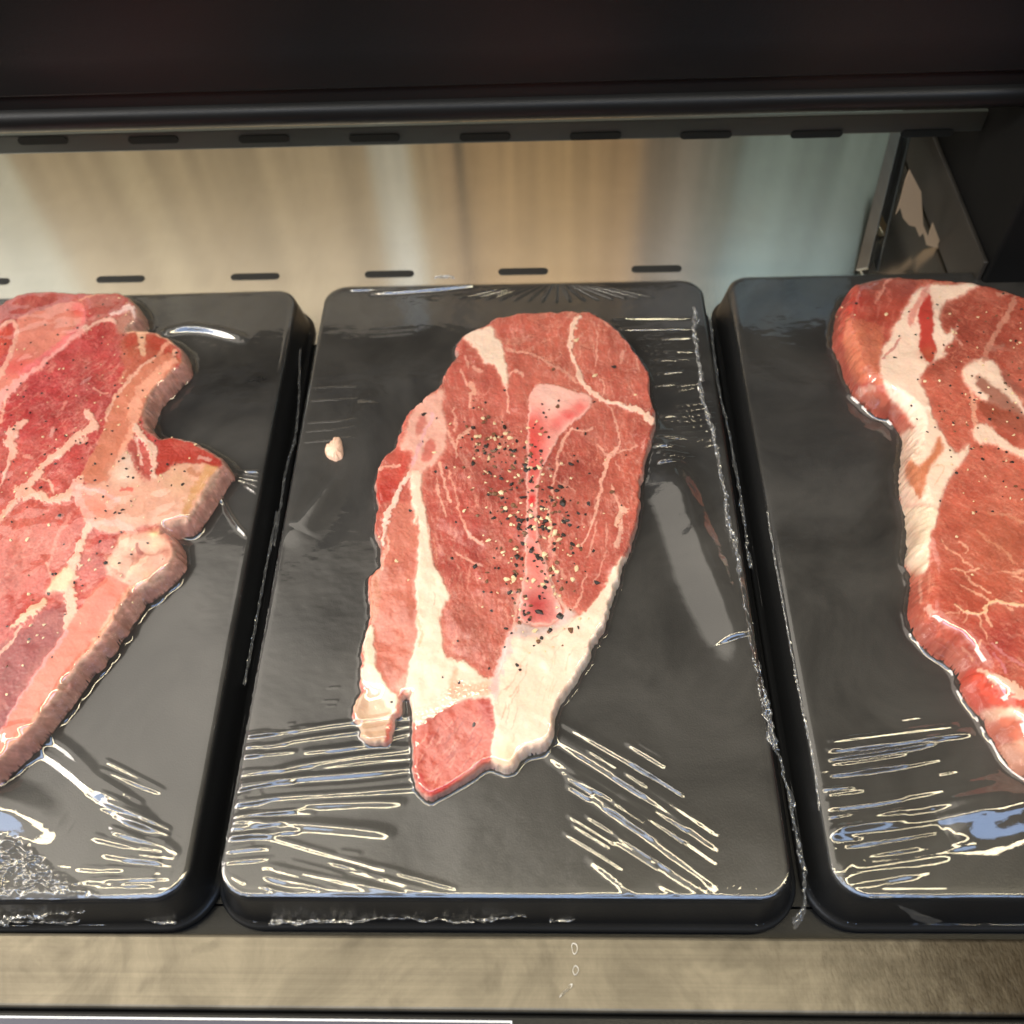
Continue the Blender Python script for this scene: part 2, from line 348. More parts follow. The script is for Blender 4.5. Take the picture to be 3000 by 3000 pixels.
for i in range(11):
    capsule('vent_slot', float(s2[i,0]), float(s2[i,1]), float(np.mean(np.diff(s2[:,0])))*.46, .0042, 0, SLOTD, strip, upright_y=YS)

# valance: front of the shelf above
yv = .175
def vz(v): return float(unproj_y([(K*966, K*v)], yv)[0,1])
z0 = vz(236); z1 = vz(196); z2 = vz(160)
prof = [(yv+.03, z0+.004)]
def arc(cy, cz, r, a0, a1, n=10): return [(cy+r*math.cos(math.radians(a0+(a1-a0)*k/n)), cz+r*math.sin(math.radians(a0+(a1-a0)*k/n))) for k in range(n+1)]
r1 = (z1-z0)*.56
prof += [(yv+.03, z0+.001), (yv+.008, z0)] + arc(yv+r1, z0+r1, r1, 250, 120) + [(yv+.004, z1+.001), (yv+.004, z2-.001)]
prof += arc(yv+.002, z2+.001, .0015, 250, 150, 4) + [(yv-.004, z2+.02), (yv-.012, z2+.10), (yv-.012, z2+.16), (yv+.03, z2+.16)]
val = extrude_x('shelf_valance', prof, -.60, .345, BLACK, None, True)
tag(val, 'black rounded front of the shelf above, out of focus', 'shelf front')
m = val.modifiers.new('es', 'EDGE_SPLIT'); m.split_angle = math.radians(50)

# right end: black panel behind the third tray, slotted upright, torn paper
pe = unproj([(K*1803, K*522), (K*1700, K*272)], 0)
BRN = simple('dark_brown_panel', (.014,.011,.008), .6, bump=.1, rvar=.06)
ep = box('end_panel', float(pe[:,0].mean()), .60, .150, YB-.001, .0005, .30, simple('matt_black_panel', (.004,.004,.004), .7, spec=.1), bev=.002)
tag(ep, 'black end panel closing the case on the right behind the third tray', 'end panel')
skirt = box('panel_skirt', float(pe[:,0].mean())-.003, float(pe[:,0].mean())-.0003, .152, YB-.002, .001, .034, BRN, ep, bev=.0008)
P0 = unproj([(K*1632, K*522)], .001)[0]; P0 = np.array([P0[0], P0[1], .001])
p1 = unproj_y([(K*1703, K*232)], YB-.03)[0]; P1 = np.array([p1[0], YB-.03, p1[1]])
UP = steel_mat('upright_steel', (.20,.20,.19), .35, 'y', var=.2)
up = empty('slotted_upright', P0.tolist()); tag(up, 'steel slotted upright leaning at the right end of the deck', 'upright')
ax = P1-P0; L = np.linalg.norm(ax); ax /= L; side = np.cross(ax, [0,1,0]); side /= np.linalg.norm(side); nrm = np.cross(side, ax)
if nrm[1] > 0: nrm = -nrm
def bar(name, a, b, s0, s1, n0, n1, mat, parent):
    V = []
    for t in (a, b):
        for s, q in ((s0,n0),(s1,n0),(s1,n1),(s0,n1)): V.append(ax*t+side*s+nrm*q)
    F = [(0,1,2,3),(7,6,5,4)]+[(i,i+4,(i+1)%4+4,(i+1)%4) for i in range(4)]
    o = link(name, pymesh(name, V, F), mat, parent, False); mm = o.modifiers.new('b','BEVEL'); mm.width=.0004; mm.segments=2; return o
bar('web', 0, L, -.0054, .0054, -.0015, 0, UP, up)
bar('flange', 0, L, -.0070, -.0052, -.003, .004, UP, up); bar('flange', 0, L, .0052, .0070, -.003, .004, UP, up)
for t in (.012, .045, .078, .11): bar('slot', t, t+.017, -.0018, .0018, .0001, .0004, DARK, up)
bar('clip', .032, .040, -.0045, .0045, .0002, .0035, simple('brass', (.75,.6,.35), .3, metal=1), up)
yp = .205
tp = [(1716,320),(1738,362),(1742,425),(1751,446),(1760,420),(1800,525),(1770,470),(1748,462),(1742,440),(1735,447),(1727,428),(1715,425),(1704,412),(1698,392),(1690,405),(1700,372),(1708,340)]
tp = unproj_y([(K*a, K*b_) for a,b_ in tp], yp)
PAPER = simple('tan_paper', (.26,.19,.125), .7, bump=.3, bscale=300)
V = [(x, yp, z) for x,z in tp]+[(x, yp+.0006, z) for x,z in tp]; n = len(tp)
paper = link('torn_paper', pymesh('torn_paper', V, [tuple(range(n)), tuple(range(n,2*n))[::-1]]+[(i,(i+1)%n,(i+1)%n+n,i+n) for i in range(n)]), PAPER, None, False)
tag(paper, 'torn tan paper scrap with a jagged edge by the slotted upright', 'paper scrap')

# front steel rail, black edge, price card
gut = box('shelf_gutter', -.60, .60, YR0-.001, YR0+.0095, -.012, -.002, BLACK); tag(gut, kind='structure')
rail_shade_smears(RAIL)
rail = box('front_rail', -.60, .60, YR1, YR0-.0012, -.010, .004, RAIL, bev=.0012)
tag(rail, 'brushed steel rail along the front of the shelf with worn patches and shade painted into its right end', 'steel rail')
holder = box('price_strip', -.60, .60, YR1-.045, YR1-.0005, -.012, .002, BLACK, bev=.0012)
tag(holder, 'black plastic price strip along the front edge of the steel rail', 'price strip')
NAVY = simple('navy_card', (.022,.024,.05), .45); WHITE = simple('white_card_edge', (.75,.76,.78), .5)
xc = float(unproj([(K*966, K*1925)], .0035)[0,0]); yc = float(unproj([(K*500, K*1921)], .0035)[0,1])
card = box('price_card', xc-.24, xc, yc-.03, yc, .0022, .0030, WHITE); tag(card, 'navy price card with a thin white border on the black strip', 'price card')
box('card_face', xc-.238, xc-.0006, yc-.03, yc-.0007, .0031, .0034, NAVY, card)
# water marks and a dried drip on the rail
DRIP = simple('dried_drip', (.62,.58,.5), .25, spec=.8)
for name, outline, lab in (('dried_drop', [(1300,1095),(1315,1083),(1335,1095),(1340,1125),(1325,1155),(1312,1150),(1305,1125)], 'dried drip mark on the steel rail, nearest the tray'),
                      ('dried_drop', [(1308,1235),(1325,1205),(1348,1235),(1340,1255),(1322,1275),(1310,1255)], 'dried drip mark on the steel rail, middle of the trail'),
                      ('dried_drop', [(1275,1350),(1295,1318),(1312,1315),(1305,1340),(1280,1355),(1250,1385),(1230,1400),(1250,1365)], 'long dried drip mark on the steel rail, nearest the price strip')):
    P = smooth_poly(unproj(T('J', outline), .0042), 2); c = P.mean(0); n = len(P); Qi = c+(P-c)*.78
    V = [(x,y,.0043) for x,y in P]+[(x,y,.0047) for x,y in (P+Qi)/2]+[(x,y,.0042) for x,y in Qi]
    F = [(i,(i+1)%n,(i+1)%n+n,i+n) for i in range(n)]+[(i+n,(i+1)%n+n,(i+1)%n+2*n,i+2*n) for i in range(n)]
    tag(link(name, pymesh(name, V, F), DRIP), lab, 'drip mark', 'dried drip marks on the steel rail')

# ------------------------------------------------------------------ trays
def rounded(poly, r, n=8):
    P = np.asarray(poly, float); out = []
    for i in range(len(P)):
        p = P[i]; a = P[i-1]-p; b_ = P[(i+1)%len(P)]-p; a /= np.linalg.norm(a); b_ /= np.linalg.norm(b_)
        ang = math.acos(a@b_); d = r/math.tan(ang/2); c = p+(a+b_)/np.linalg.norm(a+b_)*r/math.sin(ang/2)
        s = p+a*d-c; e = p+b_*d-c; a0 = math.atan2(s[1], s[0]); a1 = math.atan2(e[1], e[0]); da = (a1-a0+math.pi)%(2*math.pi)-math.pi
        for k in range(n+1): t = a0+da*k/n; out.append(c+r*np.array([math.cos(t), math.sin(t)]))
    return np.array(out)
def offset_poly(P, d):    # outward for ccw
    A = np.roll(P,1,0); B = np.roll(P,-1,0); t = B-A; t /= np.linalg.norm(t,axis=1)[:,None]
    return P+np.stack([t[:,1], -t[:,0]],1)*d
TSIDE = simple('shaded_tray_side', (.010,.010,.010), .38, bump=.15, bscale=900, rvar=.06)  # same plastic as the top, painted darker for the shade on the sides
def make_tray(corners, label):
    q = np.asarray(corners)                    # TL TR BR BL -> ccw
    q = q[::-1] if np.cross(q[1]-q[0], q[2]-q[1]) < 0 else q
    P = rounded(q, .0115, 10); n = len(P)
    rings = [(-.0095,HT),(-.004,HT),(-.0012,HT-.0001),(-.0002,HT-.0004),(.0006,HT-.0012),(.0010,HT-.0030),(.0042,.0050),(.0046,.0034),(.0058,.0026),(.0066,.0020),(.0066,.0004)]
    V = []; F = []
    for k,(o,z) in enumerate(rings):
        for x,y in offset_poly(P, o): V.append((x,y,z))
        if k:
            for i in range(n): a=(k-1)*n+i; b_=(k-1)*n+(i+1)%n; F.append((a,a+n,b_+n,b_))
    F.append(tuple(range(n)))
    me = pymesh('meat_tray', V, F); o = link('meat_tray', me, TRAY, None, True)
    m = o.modifiers.new('es','EDGE_SPLIT'); m.split_angle = math.radians(60)
    me.materials.append(TSIDE); me.polygons.foreach_set('material_index', np.array([0 if i >= len(F)-1 or i < 3*n else 1 for i in range(len(F))], np.int32))
    tag(o, label, 'tray', 'black trays in a row on the shelf'); return o, P
cm = [(-.1,.15638),(.1,.15638),(.1,-.15638),(-.1,-.15638)]
tr = unproj([(K*561,K*547),(K*345,K*1695)], HT); d = tr[0]-tr[1]; e = np.array([-d[1], d[0]])/np.linalg.norm(d)*.2
cl = [tr[0]+e, tr[0], tr[1], tr[1]+e]
tl = unproj([(K*1371,K*523),(K*1580,K*1694)], HT); d = tl[0]-tl[1]; e = np.array([d[1], -d[0]])/np.linalg.norm(d)*.2
cr_ = [tl[0], tl[0]+e, tl[1]+e, tl[1]]
tray_m, PM = make_tray(cm, 'black plastic tray in the middle, under the narrow steak with a central bone')
tray_l, PL = make_tray(cl, 'black plastic tray on the left, under the thick bone-in steak')
tray_r, PR = make_tray(cr_, 'black plastic tray on the right, under the boneless-looking steak with a white fat edge')

# ------------------------------------------------------------------ steaks
ILL = np.array([.93, .82, .74])
def paintcol(c):
    q = lin(c); g = (q*np.array([.3,.59,.11])).sum(-1, keepdims=True); return (q*.98+g*.02)/ILL
class Painter:
    def __init__(s, u, v, seed):
        s.u = u; s.v = v; s.k = seed
        s.wu = u + 7*fbm(u/30, v/30, seed, 4) + 4*fbm(u/9, v/9, seed+5, 3); s.wv = v + 7*fbm(u/30+50, v/30, seed+7, 4) + 4*fbm(u/9+9, v/9, seed+6, 3)
        s.parts = []; s.c = np.zeros(u.shape+(3,)); s.fat = np.zeros(u.shape)
    def part(s, name, fr, pts, lb=None): s.parts.append((name, T(fr, pts) if isinstance(fr, str) else fr, lb))
    def fill(s, col): s.c[:] = paintcol(col)
    def mix(s, m, col, fat=None):
        c = paintcol(col) if np.ndim(col) == 1 else col
        s.c = s.c*(1-m[...,None]) + c*m[...,None]
        if fat is not None: s.fat = s.fat*(1-m)+fat*m
    def poly(s, fr, pts, col, a=1.0, soft=3.0, fat=None, sm=1):
        P = smooth_poly(T(fr, pts) if isinstance(fr, str) else fr, sm)
        x0,y0 = P.min(0)-12-soft; x1,y1 = P.max(0)+12+soft
        bb = (s.u>x0)&(s.u<x1)&(s.v>y0)&(s.v<y1)
        if not bb.any(): return
        sdv = sdist(s.wu[bb], s.wv[bb], P); m = np.zeros(s.u.shape)
        if fat is not None and fat >= .8:
            m[bb] = .55*a*sstep(-15, 3, sdv); s.mix(m, (228,150,132)); soft = soft*1.6
        m[bb] = a*sstep(-soft, soft, sdv); s.mix(m, col, fat)
    def line(s, fr, pts, w, col, a=1.0, soft=2.2, fat=None, rough=.5):
        sc = FR[fr][2]; P = np.asarray(T(fr, pts)); w = np.asarray([w]*len(P) if np.ndim(w)==0 else w, float)*sc*1.15+.8
        Pw = smooth_line(np.column_stack([P, w]), 2); P = Pw[:,:2]; w = Pw[:,2]/2
        x0,y0 = P.min(0)-16-w.max(); x1,y1 = P.max(0)+16+w.max()
        bb = (s.u>x0)&(s.u<x1)&(s.v>y0)&(s.v<y1)
        if not bb.any(): return
        d, par = seg_dist(s.wu[bb], s.wv[bb], P); i = np.clip(par.astype(int), 0, len(P)-2); f = par-i
        ww = w[i]*(1-f)+w[i+1]*f; nz = 1+rough*fbm(s.u[bb]/9, s.v[bb]/9, s.k+20, 3)*1.6
        m = np.zeros(s.u.shape); m[bb] = a*(1-sstep(ww*nz-soft*.7, ww*nz+soft, d)); s.mix(m, col, fat)
    def spot(s, fr, c, r, col, a=1.0):
        (x,y), = T(fr, [c]); r = r*FR[fr][2]; d = np.hypot(s.wu-x, s.wv-y); s.mix(a*np.exp(-(d/r)**2*1.2), col)
    def marble(s, ang, scale, thr, amt, col, stretch=2.5, region=None):
        ca, sa = math.cos(ang), math.sin(ang); U = (s.u*ca+s.v*sa)/stretch; Vv = (-s.u*sa+s.v*ca)
        U = U+10*fbm(s.u/60, s.v/60, s.k+30, 3); Vv = Vv+10*fbm(s.u/60+7, s.v/60, s.k+33, 3)
        r = 1-np.abs(fbm(U/scale, Vv/scale, s.k+36, 4))*3.2
        den = sstep(-.15, .35, fbm(s.u/70, s.v/70, s.k+40, 3))
        m = np.clip((r-thr)/(1-thr), 0, 1)**1.3*amt*den*(1-s.fat)
        if region is not None: m = m*region
        s.mix(np.clip(m,0,1), col)
    def grain(s, ang, amt, col=(236,168,150), sc=5.5, stretch=4.0, thr=.55):
        ca, sa = math.cos(ang), math.sin(ang); U = (s.u*ca+s.v*sa)/stretch+4*fbm(s.u/40, s.v/40, s.k+60, 2); Vv = (-s.u*sa+s.v*ca)+9*fbm(s.u/45, s.v/45, s.k+61, 3)
        r = fbm(U/sc, Vv/sc, s.k+22, 3); den = .35+.65*sstep(-.25, .3, fbm(s.u/45, s.v/45, s.k+23, 3))
        s.mix(np.clip(sstep(thr-.35, thr+.15, r)*amt*.72*den*(1-s.fat), 0, 1), col)
    def fibre(s, ang, scale, amt, stretch=9):
        ca, sa = math.cos(ang), math.sin(ang); U = (s.u*ca+s.v*sa)/stretch; Vv = (-s.u*sa+s.v*ca)+6*fbm(s.u/50, s.v/50, s.k+44, 2)
        n = fbm(U/scale, Vv/scale, s.k+48, 4); s.c *= (1+amt*n*(1-.7*s.fat))[...,None]
    def tone(s, scale, amt, k=0, tint=(1,1,1)):
        n = fbm(s.u/scale, s.v/scale, s.k+52+k, 4); s.c *= 1+amt*n[...,None]*np.asarray(tint)

STEAK = {}; GX0 = {}
def make_steak(key, outline, t, off, wv, step, paint, label, seed, thin=None, side_col=(150,105,85), sidek=.75, sr_=(.35,.05)):
    """outline: [(frame, [(x, y, zfrac)...])] ; heightfield slab of meat"""
    W = []
    for fr, pts in outline:
        for p in pts:
            zf = p[2] if len(p) > 2 else 1.0
            W.append(unproj(T(fr, [p[:2]]), HT+zf*t)[0])
    W = smooth_poly(W, 1)
    x0,y0 = W.min(0)-.006; x1,y1 = W.max(0)+.006
    X, Y = np.meshgrid(np.arange(x0,x1,step), np.arange(y0,y1,step))
    GX0[key] = (X[0,0], Y[0,0], step)
    # ragged edge
    ex = X+.0009*fbm(X*260, Y*260, seed, 2)+.00018*fbm(X*800, Y*800, seed+3, 2); ey = Y+.0009*fbm(X*260+40, Y*260, seed+1, 2)+.00018*fbm(X*800+8, Y*800, seed+4, 2)
    sd = sdist(ex, ey, W)+off
    th = t*np.ones_like(X)
    if thin is not None:
        for (fr, c, r, f) in thin:
            p = unproj(T(fr,[c]), HT+t*.5)[0]; g = np.exp(-(((X-p[0])**2+(Y-p[1])**2)/r**2)); th = th*(1-(1-f)*g)
    s = np.clip(sd/wv, 0, 1); prof = np.clip(1-(1-s)**2.2, 0, 1)**.62
    H = th*prof
    H = H + prof*(.0011*fbm(X*55, Y*55, seed+8, 3)+.00022*fbm(X*300, Y*300, seed+9, 3))
    H = np.where(sd > 0, H, 0)
    sgy, sgx = np.gradient(sd, step); gl_ = np.maximum(np.hypot(sgx, sgy), .3)
    bd = (sd > -step*.9)&(sd < step*.3); X = X-np.where(bd, sd*sgx/gl_**2, 0); Y = Y-np.where(bd, sd*sgy/gl_**2, 0); H = np.where(bd, 0, H)
    Zt = HT+H-.0004
    u, v = proj(X, Y, Zt)
    pt = Painter(u, v, seed); paint(pt); pt.tone(14, .07, 9); pt.tone(60, .06, 4); nf = 1-pt.fat; lo = sstep(0, .5, fbm(u/75, v/75, seed+24, 3)); hi = sstep(0, .5, fbm(u/48+9, v/48, seed+26, 3))
    pt.mix(.38*lo*nf, pt.c*np.array([.66,.50,.50])); pt.mix(.34*hi*nf, pt.c*.55+.45*paintcol((214,142,122)))
    pt.c *= (np.array([.86,.73,.64])*(1-pt.fat[...,None])+np.array([.87,.82,.76])*pt.fat[...,None]); pt.c *= (1-.10*pt.fat*sstep(.1, .6, fbm(u/26, v/26, seed+29, 4)))[...,None]*np.array([1, .99, .98])
    # sides are a little duller meat; fat stays pale
    k = sstep(sr_[0], sr_[1], s)*sidek
    sn = (1+.30*fbm(u/16, v/16, seed+31, 3)+.22*fbm(u/40, v/5, seed+32, 3))[...,None]
    pt.c = pt.c*(1-k[...,None])+(.3*pt.c+.7*paintcol(side_col))*sn*k[...,None]
    H2 = Zt + prof*pt.fat*.0005 + prof*(1-pt.fat)*.00018*fbm(X*900, Y*900, seed+12, 2)
    solid = sd > -step*.9; o = empty('steak', (float(W[:,0].mean()), float(W[:,1].mean()), HT)); X_, Y_, Z_ = X-o.location[0], Y-o.location[1], H2-HT
    left = solid.copy(); col = np.clip(pt.c*np.minimum(1, .84/pt.c.max(-1, keepdims=True)), .003, .86)
    gy_, gx_ = np.gradient(H2, step); nor = np.stack([-gx_, -gy_, np.ones_like(H2)], -1); nor /= np.linalg.norm(nor, axis=-1, keepdims=True)
    for nm, poly, lb in pt.parts:
        m = inside(pt.wu, pt.wv, smooth_poly(poly, 1)) & left
        if m.sum() > 30: tag(link(nm, grid_mesh(nm, X_, Y_, Z_, solid, col, m, nor), MEAT, o, True), lb); left &= ~m
    link('meat', grid_mesh('meat', X_, Y_, Z_, solid, col, left, nor), MEAT, o, True); tag(o, label, 'steak', 'raw steaks under clear plastic wrap')
    STEAK[key] = (X, Y, np.where(sd > 0, H2, HT)); return o
def steak_h(key, x, y):
    X, Y, H = STEAK[key]; st = GX0[key][2]
    i = ((x-GX0[key][0])/st).astype(int); j = ((y-GX0[key][1])/st).astype(int)
    ok = (i>=0)&(j>=0)&(i<X.shape[1]-1)&(j<X.shape[0]-1); i=np.clip(i,0,X.shape[1]-1); j=np.clip(j,0,X.shape[0]-1)
    return np.where(ok, H[j,i], HT)

FAT=(255,218,194); FATP=(247,204,186); VEIN=(243,186,166)
def paint_mid(p):
    p.fill((192,98,84))
    p.spot('A', (1350,450), 420, (200,112,92), .8); p.spot('A', (1600,1150), 260, (196,104,84), .7)
    p.spot('A', (850,1150), 330, (170,78,68), .8); p.spot('A', (1330,1150), 220, (158,68,56), .8)
    p.spot('B', (720,150), 280, (182,76,68), .8); p.spot('B', (760,650), 240, (186,108,94), .8)
    p.spot('A', (1430,600), 150, (190,90,78), .5)
    p.tone(60, .12); p.tone(22, .10, 3)
    p.fibre(1.45, 7, .16, 8)
    left = sstep(1640, 1440, p.u)
    p.marble(1.35, 26, .80, .55, (222,140,122), 3.0, left)
    p.marble(.9, 30, .84, .5, (224,150,128), 2.2, 1-left)
    p.marble(1.2, 14, .66, .5, (232,160,142), 2.0); p.marble(1.4, 34, .70, .6, (234,164,146), 2.6); p.grain(1.4, .42, (244,188,168), 4.5, 4, .5); p.grain(.6, .34, (246,196,178), 3.6, 2.2, .45); p.grain(1.2, .45, (244,190,170), 9, 4, .6)
    # flap on the left
    p.poly('B', [(250,-60),(430,-60),(430,500),(440,700),(400,1020),(330,1040),(240,980),(190,900),(190,760),(190,600),(220,500),(225,300)], (212,132,112), .75, 8)
    p.poly('B', [(150,380),(200,325),(230,310),(220,500),(190,640),(160,620),(165,500)], (214,150,125), .85, 5)
    p.poly('A', [(215,1110),(300,1080),(360,1080),(360,1130),(320,1210),(260,1290),(205,1300),(195,1180)], (202,72,60), .9, 6)
    p.poly('A', [(300,990),(380,960),(420,1010),(390,1090),(300,1090),(240,1050)], (205,90,76), .8, 6)
    p.line('A', [(215,1115),(260,1095),(320,1090)], 12, VEIN)
    p.line('A', [(390,1130),(345,1200),(295,1290),(262,1380),(245,1470),(235,1546)], [16,16,20,34,20,8], FATP, fat=.8)
    p.line('B', [(245,100),(270,180),(235,260),(235,330)], 9, VEIN)
    p.poly('B', [(185,620),(190,780),(205,900),(260,1000),(330,1060),(300,1160),(230,1120),(190,1010),(130,1010),(105,910),(140,850),(120,760),(140,660)], (238,214,190), .97, 3, fat=1)
    p.poly('B', [(55,1090),(130,1010),(200,1010),(240,1080),(300,1150),(260,1200),(240,1330),(100,1300),(95,1220)], (212,176,146), 1, 4, fat=.7)
    for q in ((230,1210),(120,1100),(190,1190),(150,1250)): p.spot('B', q, 45, (192,148,122), .5)
    p.poly('B', [(330,930),(400,900),(400,1040),(340,1045),(300,1010)], (228,176,156), .6, 8)
    p.poly('A', [(480,700),(560,660),(590,690),(570,760),(590,830),(600,920),(580,1010),(540,1070),(480,1110),(450,1150),(400,1140),(380,1110),(420,1040),(380,1000),(330,1000),(350,930),(380,850),(400,790),(440,740)], (236,180,162), .9, 4, fat=.8)
    p.poly('A', [(430,820),(470,800),(480,860),(440,920),(405,910)], (208,118,104), .8, 5)
    p.poly('A', [(480,960),(525,940),(540,1000),(500,1060),(445,1075),(455,1010)], (206,106,92), .85, 5)
    p.line('A', [(520,800),(470,900),(430,1000),(400,1100)], 14, (232,172,176), .7)
    # big fat
    p.poly('A', [(690,365),(740,330),(830,300),(880,350),(915,420),(930,500),(945,560),(940,620),(925,660),(908,600),(885,550),(850,515),(805,515),(790,480),(760,430),(740,400)], FAT, 1, 3, fat=1)
    BF = T('A', [(395,1120),(460,1125),(455,1200),(465,1300),(485,1400),(490,1500)]) + T('B', [(490,50),(500,200),(520,300),(552,345),(590,430),(618,485),(590,520),(572,580),(565,650),(582,730),(580,825),(640,840),(700,840),(760,900),(820,945),(870,930),(910,840),(930,740),(945,700),
        (1000,690),(1080,680),(1180,660),(1280,610),(1330,595),(1400,550),(1450,490),(1500,410),(1540,310),(1600,230),(1700,300),(1700,700),(1500,1000),(1300,1300),(1200,1400),(1000,1520),(880,1500),(850,1440),(845,1330),(872,1240),(860,1100),(845,1055),(790,1045),(690,1060),(600,1090),(520,1160),(440,1205),(380,1190),
        (370,900),(430,700),(425,600),(430,500),(420,400),(440,200),(430,0)]) + T('A', [(420,1450),(400,1300),(385,1200)])
    p.poly(BF, None, FAT, 1, 3, fat=1)
    p.poly('B', [(600,1000),(625,930),(650,870),(668,900),(665,965),(740,975),(850,970),(845,1045),(700,1050),(610,1070)], (226,140,104), .6, 8)
    p.line('B', [(960,700),(930,800),(890,900),(860,1000),(880,1050)], [30,40,46,46,30], (236,186,180), .8, 6)
    p.line('B', [(430,600),(455,680),(440,760)], 10, (236,170,130), .7)
    for a_,b_ in (((1000,900),(930,1010)),((1060,860),(960,1050)),((930,1080),(900,1180)),((950,1080),(930,1200)),((1000,1100),(960,1230)),((1010,980),(940,1110)),((520,450),(530,520)),((1440,735),(1380,770)),((1180,730),(1330,600))):
        p.line('B', [a_, ((a_[0]+b_[0])/2+8,(a_[1]+b_[1])/2), b_], 4, (214,150,128), .6, 2)
    p.line('B', [(1600,360),(1560,480),(1530,560),(1480,680),(1430,760),(1370,900),(1300,1030),(1220,1150)], [60,60,50,50,40,40,40,30], (226,204,188), .8, 8)
    p.line('B', [(1500,640),(1470,720),(1440,780)], 24, (190,120,100), .6, 6)
    p.poly('B', [(1000,1390),(985,1440),(960,1470),(880,1460),(850,1420),(900,1300),(980,1290)], (244,192,150), .5, 14)
    for i in range(26):
        x = 900+RS.rand()*560; y = 760+RS.rand()*480; p.line('B', [(x,y),(x-20,y+34),(x-30,y+70+40*RS.rand())], 3, (222,160,132), .45, 2)
    for i in range(14):
        x = 430+RS.rand()*130; y = 100+RS.rand()*800; p.line('B', [(x,y),(x+6,y+40),(x+4,y+80)], 3, (236,178,150), .4, 2)
    # red tip
    p.poly('B', [(560,1130),(620,1095),(700,1070),(860,1060),(872,1240),(848,1330),(835,1410),(700,1500),(520,1610),(440,1560),(405,1440),(405,1330),(420,1210)], (204,104,90), .95, 4)
    for i in range(46):
        x = 440+RS.rand()*400; y = 1150+RS.rand()*330; l_ = 30+RS.rand()*70; p.line('B', [(x,y),(x-l_*.25,y+l_*.5),(x-l_*.6,y+l_)], [3,4+6*RS.rand(),2], [(236,168,150),(160,62,62)][int(RS.rand()<.4)], .55, 3)
    for i in range(0):
        x = 470+45*i; p.line('B', [(x,1230+10*(i%3)),(x-20,1320),(x-55,1420+12*(i%4))], [4,10,3], (224,146,126), .55, 3)
    p.poly('B', [(760,1070),(860,1060),(860,1220),(800,1200)], (180,80,84), .5, 14)
    p.line('B', [(445,1500),(465,1560),(510,1600),(580,1560),(640,1520)], [20,34,26,16,8], (190,44,42), .85, 4)
    p.line('B', [(700,1500),(780,1440),(850,1445)], 26, (206,146,126), .5, 6)
    # veins
    L = p.line
    L('A', [(935,430),(1000,440),(1100,470),(1200,520),(1300,590),(1370,640)], [10,7,6,7,8,10], (236,176,156), .8)
    L('A', [(925,640),(935,700),(950,790)], [10,7,4], VEIN, .9)
    L('A', [(1345,255),(1315,300),(1297,380),(1300,440),(1320,510),(1340,580),(1380,650),(1440,690),(1500,730),(1600,745),(1680,770),(1730,805),(1775,850)], [18,26,24,16,12,16,20,20,14,18,22,28,34], (246,200,176), 1, fat=.9)
    L('A', [(1500,735),(1540,790),(1555,850),(1577,930),(1570,1000),(1512,1040),(1490,1100),(1470,1200),(1450,1300),(1432,1400),(1390,1480),(1360,1546)], [8,6,7,9,10,24,16,10,12,9,7,7], VEIN, .9)
    L('A', [(1510,1030),(1480,990),(1450,975)], 8, VEIN, .8); L('A', [(1560,1020),(1620,1000),(1670,985)], 6, VEIN, .7)
    L('A', [(1310,875),(1270,930),(1230,1010),(1215,1090),(1200,1180),(1195,1240),(1205,1290)], [8,10,8,8,9,8,5], (238,180,160), .9)
    L('A', [(1180,1340),(1185,1450),(1175,1546)], 6, VEIN, .8); L('B', [(1175,0),(1190,100),(1200,200),(1215,240)], 6, VEIN, .8)
    L('A', [(1310,880),(1350,895),(1420,875)], 6, VEIN, .8); L('A', [(945,590),(960,560),(1000,550),(1030,580)], 8, VEIN, .8)
    L('A', [(1215,1180),(1270,1200),(1320,1240)], 4, VEIN, .7); L('A', [(1215,1080),(1260,1090)], 4, VEIN, .6)
    L('A', [(680,540),(700,620),(735,660)], [4,8,16], (238,180,160), .9); L('A', [(735,630),(745,670)], [24,28], (240,184,160), .9)
    L('A', [(740,680),(728,760)], 8, VEIN, .8); L('A', [(755,540),(790,555)], 18, VEIN, .7); L('A', [(700,470),(722,540)], 5, VEIN, .7)
    L('A', [(600,890),(640,970),(650,1040)], 10, VEIN, .8); L('A', [(560,1080),(590,1200),(612,1290)], 11, VEIN, .85)
    L('A', [(538,1160),(570,1300),(592,1370)], 8, VEIN, .8); L('A', [(610,1110),(640,1220),(660,1320),(690,1420),(730,1480),(800,1540)], [6,9,8,10,12,8], (236,170,150), .9)
    L('B', [(690,80),(730,130),(805,195)], [8,16,6], VEIN, .9); L('B', [(640,230),(700,262),(795,312)], [4,11,4], VEIN, .8)
    L('A', [(645,1000),(660,925),(700,900),(745,870)], [4,14,18,5], (236,182,160), .85); L('A', [(640,890),(650,850),(640,770)], 6, VEIN, .7)
    L('A', [(1450,330),(1445,450),(1440,530)], 6, VEIN, .7); L('A', [(1465,600),(1490,660),(1480,700)], 6, VEIN, .8); L('A', [(1590,440),(1580,510)], 9, VEIN, .7)
    L('A', [(1530,1190),(1550,1280),(1600,1345)], [5,9,18], VEIN, .85); L('A', [(1600,1340),(1570,1370),(1560,1430)], [34,30,10], (240,196,172), .9); L('A', [(1555,1060),(1580,1120)], 5, VEIN, .7)
    L('B', [(1380,350),(1370,430),(1340,520),(1300,570)], [5,9,9,5], VEIN, .85); L('B', [(1450,60),(1430,160),(1390,260)], 5, VEIN, .6)
    L('B', [(1500,60),(1510,160),(1480,300),(1430,420)], 5, VEIN, .6); L('B', [(1250,330),(1270,370)], 16, VEIN, .6)
    L('B', [(1560,180),(1580,110),(1590,40)], [26,22,8], (238,196,176), .8)
